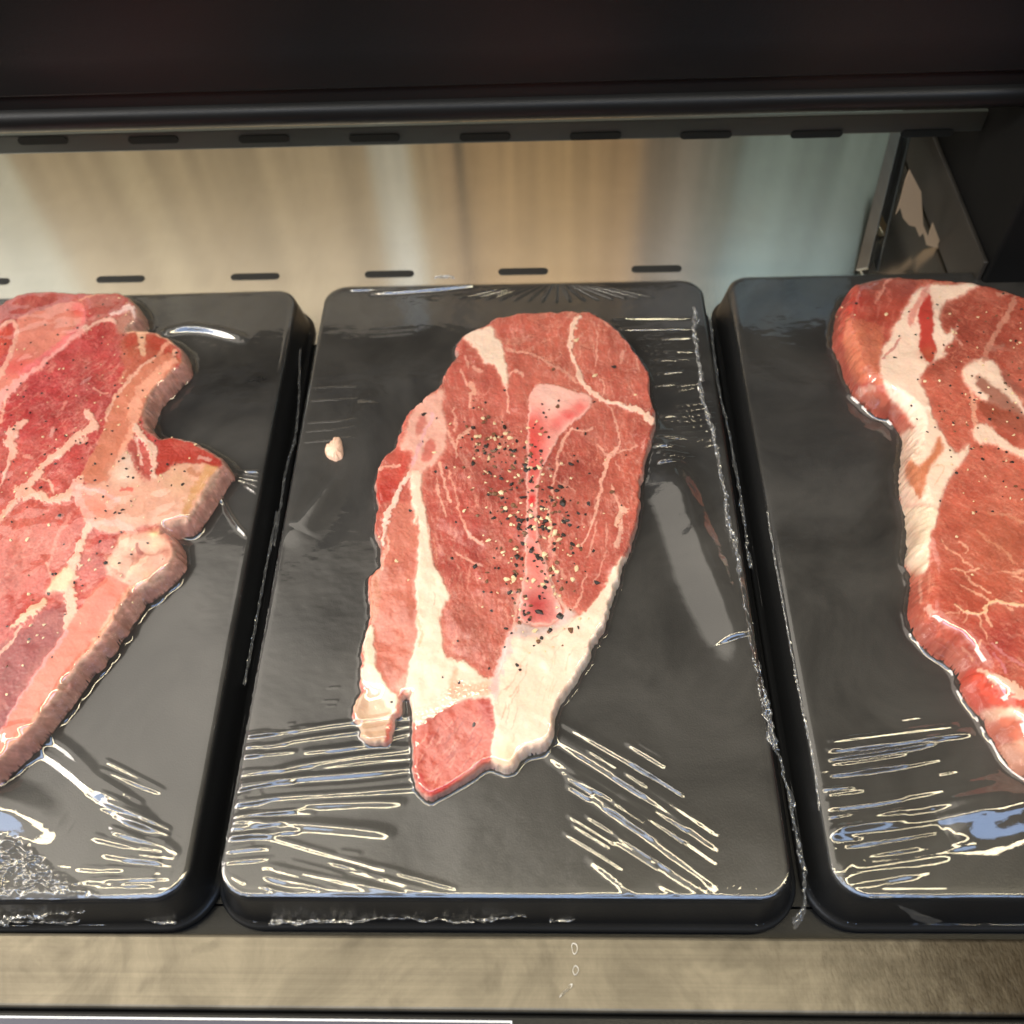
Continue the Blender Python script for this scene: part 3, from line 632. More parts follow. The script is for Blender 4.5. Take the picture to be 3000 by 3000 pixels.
    for i in range(14):
        x = 1130+RS.rand()*560; y = 250+RS.rand()*330; L('A', [(x,y),(x+12*RS.randn(),y+30),(x+14*RS.randn(),y+70)], 4, VEIN, .45)
    # bone
    BN = T('A', [(1085,640),(1135,622),(1230,640),(1320,680),(1400,690),(1432,720),(1390,780),(1310,850),(1250,910),(1210,960),(1180,1020),(1150,1080),(1130,1130),(1115,1200),(1112,1300),(1105,1350),(1110,1450)])+T('B', [(1110,80),(1130,200),(1160,290),(1180,380),(1210,460),(1250,540),(1230,600),(1190,640),(1100,640),(1010,625),(1000,560),(1010,480),(1030,400),(1040,300),(1045,200),(1050,50)])+T('A', [(1045,1450),(1045,1350),(1050,1250),(1045,1150),(1050,1050),(1055,900),(1060,800),(1068,700)])
    p.poly(BN, None, (248,186,172), 1, 3, fat=.7); p.part('bone', BN, None); p.part('fat', BF, None)
    P = smooth_poly(BN, 1); bb = (p.u>1400)&(p.u<1800)&(p.v>1050)&(p.v<1900); sdv = np.full(p.u.shape, -99.); sdv[bb] = sdist(p.wu[bb], p.wv[bb], P)
    ins = sstep(0, 6, sdv)
    def ab(fr, c, r, col, a, ry=None):
        (x,y), = T(fr,[c]); r1=r*FR[fr][2]; r2=(ry or r)*FR[fr][2]; p.mix(a*ins*np.exp(-((p.wu-x)/r1)**2-((p.wv-y)/r2)**2), col)
    ab('A', (1150,720), 110, (255,206,190), .9); ab('A', (1080,980), 80, (226,92,84), .85, 150); ab('A', (1290,810), 60, (224,60,60), .8, 40); ab('A', (1350,760), 50, (230,80,76), .7, 40); ab('A', (1220,850), 50, (226,84,80), .7)
    ab('A', (1080,1160), 60, (222,96,86), .7, 90); ab('A', (1075,1440), 60, (214,116,104), .7, 70); ab('B', (1080,130), 60, (236,120,108), .7, 90); ab('B', (1110,330), 70, (226,110,98), .6, 110); ab('B', (1110,520), 110, (190,56,56), .95, 100); ab('B', (1110,600), 120, (206,80,76), .6, 50)
    ab('A', (1085,900), 90, (220,74,66), .8, 150); ab('A', (1080,1080), 60, (214,78,70), .8, 110); ab('B', (1080,250), 60, (222,96,84), .6, 120)
    ab('A', (1078,1285), 36, (214,24,28), 1, 38)
    p.mix(ins*sstep(8,1,sdv)*.0+sstep(0,2.5,sdv)*sstep(7,4,sdv)*.6, (240,176,160))
    p.poly('B', [(970,650),(1005,625),(1100,650),(1190,648),(1240,600),(1270,540),(1300,560),(1330,590),(1250,645),(1150,700),(1050,712),(955,700)], (214,188,180), .85, 5, fat=1)
    p.line('B', [(1005,440),(985,540),(975,640),(990,670)], [8,14,14,12], (224,176,160), .9)
    p.line('B', [(1180,360),(1215,450),(1260,530),(1300,560)], [8,14,18,20], (228,184,168), .9)

def paint_left(p):
    p.fill((186,70,68))
    p.spot('D', (150,150), 420, (200,100,84), .9); p.spot('M', (300,900), 380, (176,56,60), .8); p.spot('M', (60,1150), 160, (196,52,54), .7)
    p.spot('M', (600,1050), 250, (180,72,68), .6); p.tone(50,.14); p.tone(18,.10,3); p.fibre(-.6, 7, .16, 6)
    p.marble(-.7, 26, .80, .5, (218,140,126), 2.4); p.marble(.4, 14, .66, .45, (224,146,130), 1.6); p.marble(-.8, 34, .7, .6, (226,150,134), 2.4); p.grain(-.7, .42, (234,166,152)); p.grain(.3, .3, (240,180,168), 3.6, 2.0, .45); p.grain(-.6, .55, (236,170,156), 9, 4, .6)
    p.poly('D', [(-150,880),(100,690),(250,560),(370,500),(420,600),(350,700),(280,800),(180,930),(60,1120),(0,1230),(-250,1500),(-400,1400)], (146,50,54), .85, 10)
    p.poly('D', [(-100,1180),(60,1110),(180,930),(290,780),(230,980),(60,1200),(-150,1450)], (150,44,62), .5, 10)
    p.poly('M', [(-200,180),(180,100),(600,110),(900,95),(1030,150),(1000,220),(900,280),(760,300),(700,200),(560,160),(380,210),(200,280),(60,330),(-200,420)], (176,84,76), .7, 12)
    L = p.line
    # first bone
    p.poly('M', [(-300,900),(0,740),(70,700),(110,600),(140,480),(130,330),(200,290),(380,220),(560,175),(640,170),(690,200),(712,270),(700,350),(640,420),(520,520),(400,610),(280,700),(150,800),(60,900),(-300,1150)], (222,136,116), 1, 4, fat=.6)
    p.part('bone', 'M', [(-300,900),(0,740),(70,700),(110,600),(140,480),(130,330),(200,290),(380,220),(560,175),(640,170),(690,200),(712,270),(700,350),(640,420),(520,520),(400,610),(280,700),(150,800),(60,900),(-300,1150)], 'salmon bone with a bright pink rim')
    p.spot('M', (640,230), 80, (226,74,70), .8); p.spot('M', (180,700), 110, (222,80,78), .7); p.spot('M', (80,720), 80, (222,84,84), .6)
    L('M', [(690,250),(690,350),(560,470),(420,590),(280,700),(170,780)], [16,34,44,44,44,30], (234,120,122), .8, 6)
    L('M', [(680,400),(560,500),(420,620),(290,730),(180,810),(80,890),(0,970),(-300,1190)], [20,24,22,24,34,60,110,120], (242,168,158), .9, 4, fat=.7)
    L('M', [(0,390),(60,330),(110,325),(130,400),(122,520),(85,600),(50,680),(10,760),(-200,900)], [30,26,30,26,30,30,40,50,60], (232,170,150), .9, fat=.8)
    p.poly('M', [(-60,420),(60,365),(100,430),(80,560),(-60,660)], (204,84,66), .9, 8)
    L('M', [(690,400),(760,360),(820,330),(880,320),(930,350)], [26,20,22,26,24], (240,188,168), .95, fat=.8)
    L('M', [(650,165),(750,130),(900,100),(960,110)], 12, (230,160,132), .8)
    p.poly('M', [(920,330),(1000,270),(1060,230),(1115,270),(1095,350),(1040,420),(970,450),(925,410)], (186,136,120), .9, 8)
    L('M', [(900,290),(980,250),(1030,205),(1060,240),(1090,300)], [20,34,34,30,14], (240,206,196), .9, 5, fat=.8)
    # tip tissue
    p.poly('M', [(970,460),(1090,405),(1260,415),(1340,470),(1440,560),(1470,640),(1400,600),(1300,620),(1180,680),(1050,790),(970,850),(1000,700),(970,560)], (184,100,74), .8, 10)
    p.poly('M', [(1190,470),(1300,440),(1380,500),(1300,560),(1200,560)], (176,66,48), .8, 8); p.poly('M', [(990,460),(1100,440),(1120,520),(1020,580)], (186,76,60), .8, 8); p.poly('M', [(1320,560),(1380,550),(1370,640),(1300,640)], (176,66,48), .8, 8)
    L('M', [(1040,420),(1140,410),(1260,425),(1330,470),(1400,510)], [14,24,24,16,14], (238,186,156), .9); L('M', [(1150,430),(1140,510),(1160,590)], [50,44,34], (234,190,158), .85, 5)
    L('M', [(1370,500),(1300,590),(1260,640)], 24, (230,164,138), .85, 4); L('M', [(1410,580),(1395,640)], 30, (236,180,154), .9); L('M', [(1420,640),(1460,660)], 44, (176,96,56), .8)
    # rib bone
    p.poly('M', [(1180,680),(1250,640),(1380,590),(1425,620),(1430,700),(1360,790),(1270,850),(1210,940),(1170,1040),(1150,1100),(1100,1190),(1050,1300),(1000,1360),(975,1460),(925,1540),(885,1600),(850,1650),(700,1650),(640,1600),(700,1480),(780,1330),(850,1200),(870,1100),(930,960),(1050,800)], (208,128,100), 1, 4, fat=.5)
    p.part('bone', 'M', [(1180,680),(1250,640),(1380,590),(1425,620),(1430,700),(1360,790),(1270,850),(1210,940),(1170,1040),(1150,1100),(1100,1190),(1050,1300),(1000,1360),(975,1460),(925,1540),(885,1600),(850,1650),(700,1650),(640,1600),(700,1480),(780,1330),(850,1200),(870,1100),(930,960),(1050,800)], 'curved brown rib bone')
    L('M', [(1420,640),(1290,760),(1180,860),(1110,960),(1080,1080),(1090,1180),(1040,1300),(985,1390),(960,1480),(900,1560)], [30,60,80,80,80,54,44,24,24,24], (236,166,138), .9, 6, fat=.7)
    L('M', [(1250,630),(1100,740),(980,880),(890,1020),(862,1130)], [14,24,22,20,26], (232,180,156), .9); L('M', [(1010,730),(960,830)], 14, (220,150,124), .8)
    L('M', [(830,1010),(780,1100),(770,1160)], 22, (222,130,124), .7)
    # fat nets
    L('M', [(780,1170),(700,1220),(600,1300),(480,1400),(360,1480),(300,1590),(200,1680),(150,1740)], [40,50,42,48,46,36,50,60], (238,180,158), .95, fat=.8)
    L('M', [(710,1080),(745,1140),(780,1190)], [50,40,40], (238,184,162), .9, fat=.8); L('M', [(700,1280),(640,1310)], 30, (226,176,156), .8)
    L('M', [(150,1700),(210,1740),(310,1730),(400,1790),(500,1760),(600,1700),(650,1610)], [60,60,56,44,54,50,40], (238,176,152), .95, fat=.8)
    L('M', [(180,1730),(90,1830),(0,1932),(-200,2100)], [40,34,40,40], (232,168,146), .9, fat=.7)
    L('M', [(210,1150),(110,1200),(80,1290),(110,1390),(90,1460),(50,1560),(0,1660),(-120,1860)], [44,54,66,60,22,14,12,10], (238,178,158), .95, fat=.8)
    L('M', [(0,1150),(30,1000),(60,930)], 14, VEIN, .7); L('M', [(540,970),(520,1050)], 18, (226,150,136), .7); L('M', [(760,880),(870,925)], 10, VEIN, .7)
    L('M', [(320,1600),(400,1640),(440,1730)], [10,20,6], VEIN, .85); L('M', [(200,1430),(250,1440)], 22, VEIN, .5); L('M', [(430,1210),(400,1270)], 24, (230,180,170), .6)
    # vertebra
    p.poly('M', [(900,1570),(960,1490),(1000,1380),(1090,1390),(1110,1500),(1180,1600),(1300,1590),(1420,1500),(1530,1475),(1780,1500),(1760,1640),(1660,1760),(1580,1890),(1500,1990),(1350,1990),(1200,1990),(900,2060),(700,1990),(640,1850),(620,1750),(640,1640),(850,1650)], (220,164,140), 1, 5, fat=.7)
    p.part('bone', 'M', [(900,1570),(960,1490),(1000,1380),(1090,1390),(1110,1500),(1180,1600),(1300,1590),(1420,1500),(1530,1475),(1780,1500),(1760,1640),(1660,1760),(1580,1890),(1500,1990),(1350,1990),(1200,1990),(900,2060),(700,1990),(640,1850),(620,1750),(640,1640),(850,1650)], 'pale tan bone with a sawn end')
    p.spot('M', (1000,1560), 100, (236,208,188), .8); p.spot('M', (1050,1450), 60, (230,206,190), .7); p.spot('M', (1450,1640), 130, (216,172,134), .6); p.spot('M', (800,1850), 130, (230,130,108), .7); p.spot('M', (700,1750), 80, (238,150,134), .7)
    L('M', [(1730,1510),(1640,1620),(1570,1740),(1500,1870)], [50,60,60,40], (198,146,92), .85, 8); L('M', [(1540,1550),(1620,1570)], [40,30], (170,96,48), .6, 6)
    L('M', [(980,1690),(1060,1705)], 22, (214,84,70), .8); L('M', [(660,1680),(760,1700),(860,1720),(960,1790)], [10,26,20,30], (238,178,170), .8)
    L('M', [(1060,1340),(1120,1490),(1180,1600)], [40,60,40], (186,88,78), .85, 6); L('M', [(1180,1430),(1190,1560)], 50, (188,88,78), .8, 6)
    L('M', [(1100,1200),(1160,1280),(1240,1350),(1250,1440),(1240,1590)], [60,40,60,50,36], (234,190,168), .95, fat=.8); L('M', [(1100,1290),(1130,1400),(1150,1500)], [24,22,10], (230,190,176), .85)
    p.poly('M', [(1290,1330),(1300,1270),(1500,1280),(1700,1390),(1830,1500),(1760,1520),(1530,1465),(1400,1480),(1290,1590),(1250,1560),(1290,1440)], (178,62,48), .95, 6)
    L('M', [(1440,1275),(1540,1300),(1600,1330)], [10,16,10], (232,190,180), .9); L('M', [(1600,1440),(1700,1460)], 20, (220,180,168), .6)
    # lower half
    L('C', [(430,1200),(440,1260),(480,1340),(520,1400),(490,1470),(450,1546)], [40,50,40,44,30,26], (238,170,156), .9, fat=.7)
    L('D', [(520,80),(600,60),(700,70),(760,120)], [24,26,34,40], (232,176,162), .85, fat=.7)
    L('D', [(500,80),(455,190),(425,290),(385,380),(392,450),(412,560),(385,640)], [26,26,40,70,54,54,50], (240,184,160), .95, fat=.8)
    p.poly('D', [(260,450),(340,340),(410,290),(420,400),(370,455),(290,455)], (240,196,160), .95, 4, fat=1)
    L('D', [(390,20),(330,120),(300,230),(270,310)], [20,14,12,8], (224,146,132), .75); L('D', [(260,290),(300,380)], 10, VEIN, .7)
    L('D', [(250,510),(180,570),(60,650)], [26,46,10], (238,186,154), .95, fat=.9); L('D', [(110,650),(70,730),(0,800),(-200,1000)], [18,14,14,14], VEIN, .85)
    p.poly('D', [(590,290),(640,240),(690,130),(860,100),(960,150),(1000,250),(950,330),(900,400),(820,440),(740,450),(620,370)], (228,172,150), 1, 5, fat=.9)
    for q_, r_, c_ in (((650,300),34,(246,218,192)),((700,170),36,(244,196,170)),((790,260),40,(196,112,92)),((880,180),50,(240,196,160)),((900,290),44,(214,148,126)),((830,350),40,(232,180,150)),((940,230),34,(204,132,112)),((760,330),30,(246,210,180)),((870,120),24,(250,226,170)),((640,380),30,(206,120,96))): p.spot('D', q_, r_, c_, .85)
    for q_ in ([(600,300),(660,340),(740,400)],[(740,130),(720,200),(760,260),(740,330)],[(800,240),(860,260),(940,220)],[(820,420),(870,350),(950,300)]): p.line('D', q_, [6,10,6] if len(q_)==3 else [6,9,9,5], (186,104,84), .6, 3)
    p.spot('D', (700,260), 60, (206,150,130), .5); p.spot('D', (640,280), 40, (240,206,180), .8); p.spot('D', (720,180), 50, (240,190,164), .8); L('D', [(770,190),(800,240)], [14,22], (150,56,44), .8); L('D', [(700,400),(780,300),(830,270)], [16,24,16], (240,196,168), .8)
    p.poly('D', [(560,400),(620,360),(680,390),(745,430),(700,530),(620,650),(520,800),(420,900),(370,980),(270,1110),(170,1250),(20,1390),(-400,1850),(-450,1700),(0,1240),(90,1090),(200,930),(290,780),(370,680),(430,580),(520,460)], (226,126,104), 1, 4, fat=.6)
    p.part('bone', 'D', [(560,400),(620,360),(680,390),(745,430),(700,530),(620,650),(520,800),(420,900),(370,980),(270,1110),(170,1250),(20,1390),(-400,1850),(-450,1700),(0,1240),(90,1090),(200,930),(290,780),(370,680),(430,580),(520,460)], 'long pink bone along the lower edge')
    p.spot('D', (580,540), 90, (222,104,84), .7); p.spot('D', (430,700), 70, (230,116,92), .6); L('D', [(740,440),(660,560),(560,720),(460,850),(380,950),(280,1080),(160,1230),(0,1380)], 26, (240,180,150), .7, 5)
    L('D', [(380,680),(290,800),(190,950),(80,1110),(0,1240)], 14, (236,150,150), .7, 4)

def paint_right(p):
    p.fill((196,102,82))
    p.spot('E', (1500,500), 420, (152,70,56), .9); p.spot('N', (500,500), 330, (190,92,68), .6); p.spot('N', (760,200), 300, (178,98,74), .8)
    p.spot('N', (300,700), 260, (194,88,70), .6); p.spot('N', (700,850), 220, (158,48,50), .7)
    p.tone(55,.13); p.tone(18,.10,3); p.fibre(.5, 7, .14, 6)
    p.marble(.7, 28, .82, .5, (216,138,114), 2.2); p.marble(-.5, 15, .68, .45, (222,144,118), 1.8); p.marble(.7, 34, .72, .55, (224,148,122), 2.4); p.grain(.6, .42, (234,164,140)); p.grain(-.4, .3, (240,176,152), 3.6, 2.0, .45); p.grain(.5, .5, (236,168,144), 9, 4, .6)
    L = p.line
    p.poly('E', [(560,500),(620,300),(700,180),(850,200),(1000,150),(1150,180),(1180,250),(1100,350),(1040,450),(970,590),(910,690),(920,800),(960,900),(980,1020),(1060,1080),(1100,1200),(900,1150),(700,950),(560,700)], (172,70,56), .7, 14)
    p.spot('E', (860,170), 150, (130,84,76), .7); p.spot('E', (1100,200), 110, (132,80,74), .6); p.spot('E', (700,330), 110, (186,50,44), .7)
    for i in range(16):
        x = 665+17*i; L('E', [(x+20,440+i*4),(x,600),(x+16,740+i*4),(x+70,880+i*2)], [5,10+5*(i%3),10,4], (218,138,104), .6, 5)
    for i in range(18):
        x = 700+RS.rand()*330; y = 220+RS.rand()*260; L('E', [(x,y),(x-18,y+30),(x-24,y+70)], 7, (206,120,104), .5, 4)
    L('E', [(1000,140),(940,190),(920,260),(880,330)], [14,16,18,8], (214,146,128), .8); L('E', [(780,950),(860,940)], 40, (222,180,164), .7, 6)
    p.poly('E', [(780,960),(900,960),(1010,1050),(1060,1150),(960,1120),(860,1080)], (168,100,78), .6, 14)
    FW = (252,214,190)
    p.poly('E', [(1180,230),(1280,205),(1400,210),(1500,200),(1640,160),(1600,215),(1480,275),(1370,330),(1330,420),(1355,540),(1410,560),(1435,500),(1445,590),(1370,640),(1390,700),(1300,740),(1205,830),(1190,900),(1240,980),(1260,1060),(1300,1170),(1350,1260),(1400,1340),(1455,1405),(1545,1315),(1530,1400),(1440,1520),(1380,1620),(1340,1720),(1310,1830),(1290,1960),(1060,1960),(1060,1800),(1020,1640),(1030,1450),(1040,1290),(1100,1235),(1165,1245),(1120,1160),(1060,1070),(980,1020),(955,900),(920,800),(920,680),(980,580),(1040,450),(1110,350)], FW, 1, 4, fat=1)
    p.part('fat', 'E', [(1180,230),(1280,205),(1400,210),(1500,200),(1640,160),(1600,215),(1480,275),(1370,330),(1330,420),(1355,540),(1410,560),(1435,500),(1445,590),(1370,640),(1390,700),(1300,740),(1205,830),(1190,900),(1240,980),(1260,1060),(1300,1170),(1350,1260),(1400,1340),(1455,1405),(1545,1315),(1530,1400),(1440,1520),(1380,1620),(1340,1720),(1310,1830),(1290,1960),(1060,1960),(1060,1800),(1020,1640),(1030,1450),(1040,1290),(1100,1235),(1165,1245),(1120,1160),(1060,1070),(980,1020),(955,900),(920,800),(920,680),(980,580),(1040,450),(1110,350)], 'thick white fat running down from the top')
    p.poly('E', [(1270,250),(1295,400),(1285,550),(1315,680),(1280,780),(1215,740),(1188,640),(1200,520),(1178,450),(1200,340)], (190,44,32), .95, 5)
    p.spot('E', (1250,700), 60, (196,96,66), .8); L('E', [(1250,225),(1160,370),(1130,480)], [30,46,30], (216,110,96), .7, 7); L('E', [(1060,590),(1000,650),(940,720)], [6,16,12], (206,120,110), .8)
    p.poly('E', [(1320,1265),(1360,1330),(1345,1420),(1250,1510),(1215,1700),(1180,1770),(1125,1650),(1090,1540),(1100,1430),(1170,1490),(1230,1460),(1290,1380)], (204,118,78), .95, 8)
    L('E', [(1180,1740),(1130,1660)], 20, FW, .8); L('E', [(1280,1500),(1330,1480),(1380,1500),(1300,1620)], 6, (214,160,124), .6)
    p.poly('E', [(1500,790),(1580,750),(1660,730),(1730,760),(1780,860),(1860,980),(1960,1100),(2200,1200),(2200,1260),(1960,1180),(1900,1120),(1720,1060),(1600,1000),(1560,930),(1500,880)], FW, .95, 5, fat=1)
    p.poly('E', [(1600,820),(1650,880),(1780,960),(1900,1080),(2000,1180),(2100,1260),(1900,1260),(1700,1190),(1610,1090),(1600,1030),(1700,1020),(1590,940)], (150,76,56), .85, 7)
    L('E', [(1560,960),(1580,1080),(1590,1210)], [20,22,30], (230,170,144), .9)
    p.poly('E', [(1560,1240),(1600,1180),(1700,1200),(1760,1270),(1840,1345),(1960,1380),(2300,1500),(2300,1580),(1960,1450),(1820,1375),(1700,1325),(1590,1320)], FW, .95, 4, fat=1)
    p.poly('E', [(1720,1210),(1820,1180),(1900,1250),(1900,1340),(1830,1330),(1760,1270)], (176,84,66), .8, 6)
    L('E', [(1655,745),(1680,620),(1760,500),(1840,370),(1880,260)], [30,34,30,32,22], (214,152,130), .85); L('E', [(1750,275),(1830,262),(1900,230),(2000,200)], 18, (214,150,128), .8)
    L('E', [(1700,650),(1780,640)], 30, (190,134,118), .6, 6); L('E', [(1800,860),(1932,980)], 40, (150,96,84), .6, 12)
    L('E', [(1290,205),(1400,180),(1560,150),(1620,140)], 14, (216,150,122), .7); L('E', [(1460,480),(1440,560),(1500,640)], 8, VEIN, .5)
    p.poly('N', [(60,-30),(312,-30),(302,70),(266,160),(252,280),(256,380),(170,410),(60,280)], (250,220,192), 1, 4, fat=1)
    p.part('fat', 'N', [(60,-30),(312,-30),(302,70),(266,160),(252,280),(256,380),(170,410),(60,280)], 'white fat along the left edge')
    p.spot('N', (200,150), 60, (236,190,160), .5); p.spot('N', (180,390), 50, (228,160,130), .6)
    L('N', [(265,380),(262,450),(255,510)], 10, (228,150,128), .7); L('N', [(220,420),(200,500),(205,560)], 9, VEIN, .6)
    V = (242,186,156)
    L('N', [(390,360),(450,365),(490,390),(540,450),(650,515)], [4,10,10,9,10], V, .9); L('N', [(575,355),(490,382)], 9, V, .9)
    L('N', [(560,120),(650,200),(740,240),(800,330)], [5,9,12,14], (214,148,118), .7); L('N', [(340,170),(380,240),(450,270),(540,345)], [4,8,7,7], V, .8); L('N', [(450,190),(510,230),(500,260)], 6, V, .7)
    L('N', [(460,460),(560,510),(660,572)], [4,9,10], V, .85); L('N', [(720,560),(640,582),(605,620),(570,645),(510,640),(470,612),(420,590)], [14,18,22,12,10,8,5], (240,190,150), .95, fat=.8)
    L('N', [(690,562),(780,575),(859,580),(960,600),(1100,580)], [18,16,14,14,12], (240,190,150), .95, fat=.8); L('N', [(740,570),(790,618)], 8, V, .85)
    L('N', [(575,650),(600,720),(625,800)], [10,7,5], V, .8); L('N', [(610,630),(655,720)], [10,5], V, .8); L('N', [(470,610),(450,640),(360,640)], 5, V, .7); L('N', [(510,640),(480,700)], 5, V, .7)
    L('N', [(225,600),(260,625),(300,630)], [14,34,10], (236,176,160), .85); L('N', [(260,600),(275,660)], [20,10], (236,176,160), .8)
    L('N', [(590,810),(552,882)], 9, V, .8); L('N', [(655,835),(760,920),(880,980)], [7,9,8], (214,140,140), .8); L('N', [(675,890),(745,1005)], 7, (210,130,136), .8); L('N', [(470,850),(540,930)], 7, V, .7)
    L('N', [(640,0),(760,20),(859,70),(1000,100)], [8,14,18,10], (206,140,112), .7); L('N', [(720,380),(859,370)], 9, V, .7); L('N', [(800,400),(859,420)], 12, V, .7)
    # lower pieces
    p.poly('N', [(520,975),(570,990),(620,1060),(720,1110),(859,1190),(1100,1290),(1100,1350),(859,1260),(760,1220),(650,1240),(600,1290),(540,1250),(430,1075),(480,1020)], (216,86,66), .95, 5)
    L('N', [(575,995),(680,1050),(800,1110),(870,1155),(1100,1270)], [16,46,60,64,70], (240,184,160), .95, fat=.9)
    p.poly('N', [(560,1270),(640,1240),(720,1240),(800,1215),(870,1250),(1100,1380),(1100,1450),(870,1330),(760,1290),(700,1310),(620,1330)], (240,188,160), .95, 5, fat=.9)
    p.poly('N', [(600,1330),(700,1310),(770,1290),(870,1340),(1000,1430),(870,1450),(760,1440),(720,1480),(640,1420)], (214,124,98), .9, 6)
    p.poly('N', [(680,1480),(800,1430),(870,1450),(1100,1500),(1300,2100),(870,1760),(730,1600)], (226,164,136), .95, 7, fat=.6)
    L('N', [(700,1450),(760,1455),(820,1470)], 5, (110,40,30), .7)

stk_m = make_steak('m', [('A', [(640,402),(700,345),(800,300),(860,265),(960,235),(1100,222),(1250,215),(1400,218),(1500,265),(1600,370),(1660,450),(1720,530),(1740,600),(1738,680),(1765,760),(1772,850),(1745,930),(1720,1000),(1695,1110),(1680,1250),(1680,1340),(1650,1440),(1625,1540)]),
    ('B', [(1625,150),(1600,240),(1570,330),(1545,410),(1515,500),(1492,600),(1445,680),(1395,780),(1320,920),(1245,1030),(1190,1110),(1185,1180),(1190,1260),(1140,1310),(1075,1320),(1000,1355),(985,1410),(960,1440),(900,1430),(830,1400),(700,1475),(600,1545),(515,1585),(470,1575),(435,1530),(410,1450),(405,1330),(412,1200),(396,1070),(402,985),(380,1005),(345,1000),(318,1040),(315,1100),(270,1130),(275,1200),(245,1280),(205,1270),(110,1265),(100,1170),(62,1130),(70,1060),(118,985),(105,890),(130,840),(118,760),(137,670),(160,590),(165,500),(150,380),(200,325),(232,300),(230,180),(198,100),(196,40)]),
    ('A', [(200,1450),(195,1380),(215,1300),(198,1250),(200,1180),(205,1120),(235,1040),(300,990),(330,930),(345,870),(380,790),(440,730),(465,735),(480,690),(550,655),(575,610),(590,570),(650,480),(668,440)])],
    .0064, .0012, .0018, .00031, paint_mid, 'narrow raw steak with a bone down its centre, heavily peppered, on the middle tray', 3,
    thin=[('B',(150,1150),.016,.35),('B',(170,700),.010,.6),('B',(480,1480),.016,.7)], side_col=(214,184,164), sidek=.6, sr_=(.6,.2))
stk_l = make_steak('l', [('M', [(-500,420),(-200,260),(0,200),(60,160),(180,112),(300,97),(450,100),(600,110),(750,107),(900,97),(960,107),(1030,150),(1080,200),(1108,260),(1075,330),(1010,370),(1000,425),(1090,408),(1180,405),(1260,420),(1320,460),(1400,500),(1450,560),(1470,630),(1440,690),(1395,705),(1330,790),(1250,850),(1200,930),(1160,1010),(1130,1100),(1150,1170),(1215,1235),(1270,1275),(1350,1273),(1450,1280),(1530,1300),(1650,1360),(1750,1420),(1800,1490),(1770,1530),(1715,1590),(1640,1700),(1560,1840)]),
    ('C', [(1060,1370),(1015,1390),(950,1395),(890,1430),(905,1480)]),
    ('D', [(935,100),(965,160),(975,230),(940,290),(880,340),(820,400),(750,430),(690,520),(610,640),(510,790),(410,880),(355,960),(255,1090),(155,1230),(0,1370),(-200,1560),(-420,1720),(-520,1500),(-560,900)])],
    .0112, .0028, .0036, .00034, paint_left, 'thick raw bone-in steak with three pale bones, on the left tray', 13, side_col=(206,164,140), sidek=.85, sr_=(1.0,.55))
stk_r = make_steak('r', [('E', [(600,480,.55),(620,380,.6),(650,290,.7),(690,200,.8),(760,150,.9),(850,110),(960,100),(1100,103),(1300,108),(1480,128),(1650,145),(1800,185),(1932,225),(2300,380),(2700,700),(2800,1300),(2700,1900)]),
    ('N', [(1250,900),(1350,1400),(1300,2000,.5),(1120,1960,.2),(975,1800,.15),(859,1680,.15),(750,1555,.15),(700,1460,.15),(640,1375,.15),(600,1285,.15),(510,1175,.15),(462,1085,.15),(470,1040,.15),(420,980,.15),(340,912,.15),(260,870,.15),(200,810,.15),(140,690,.15),(133,600,.15),(155,500,.15),(158,400,.2),(122,285,.25),(135,180,.25),(130,0,.25)]),
    ('E', [(1112,1800,.25),(1072,1700,.25),(1065,1600,.25),(1068,1450,.25),(1084,1330,.25),(1080,1260,.25),(1050,1190,.2),(960,1120,.2),(870,1092,.2),(800,1042,.2),(720,940,.25),(670,820,.3),(640,680,.4),(605,570,.5)])],
    .016, .0, .0075, .00036, paint_right, 'raw steak with a thick white fat edge and a folded corner, on the right tray', 27, side_col=(170,90,75), sidek=.3)

# scrap of fat on the middle tray
P = smooth_poly(unproj(T('S', [(950,1312),(957,1300),(966,1296),(972,1288),(980,1278),(992,1276),(1000,1286),(1003,1305),(1006,1325),(1002,1342),(990,1346),(984,1350),(972,1345),(960,1340),(952,1328)]), HT+.001), 2)
c = P.mean(0); n = len(P); V = [(x,y,HT+.0001) for x,y in P]+[(*(c+(p-c)*.85), HT+.0016+.0004*math.sin(i)) for i,p in enumerate(P)]+[(c[0],c[1],HT+.0022)]
F = [(i,(i+1)%n,(i+1)%n+n,i+n) for i in range(n)]+[(i+n,(i+1)%n+n,2*n) for i in range(n)]
scrap = link('fat_scrap', pymesh('fat_scrap', V, F), simple('scrap_fat', (.80,.52,.38), .4, bump=.5, bscale=700))
tag(scrap, 'small pale scrap of fat lying alone on the middle tray beside the steak', 'fat scrap')

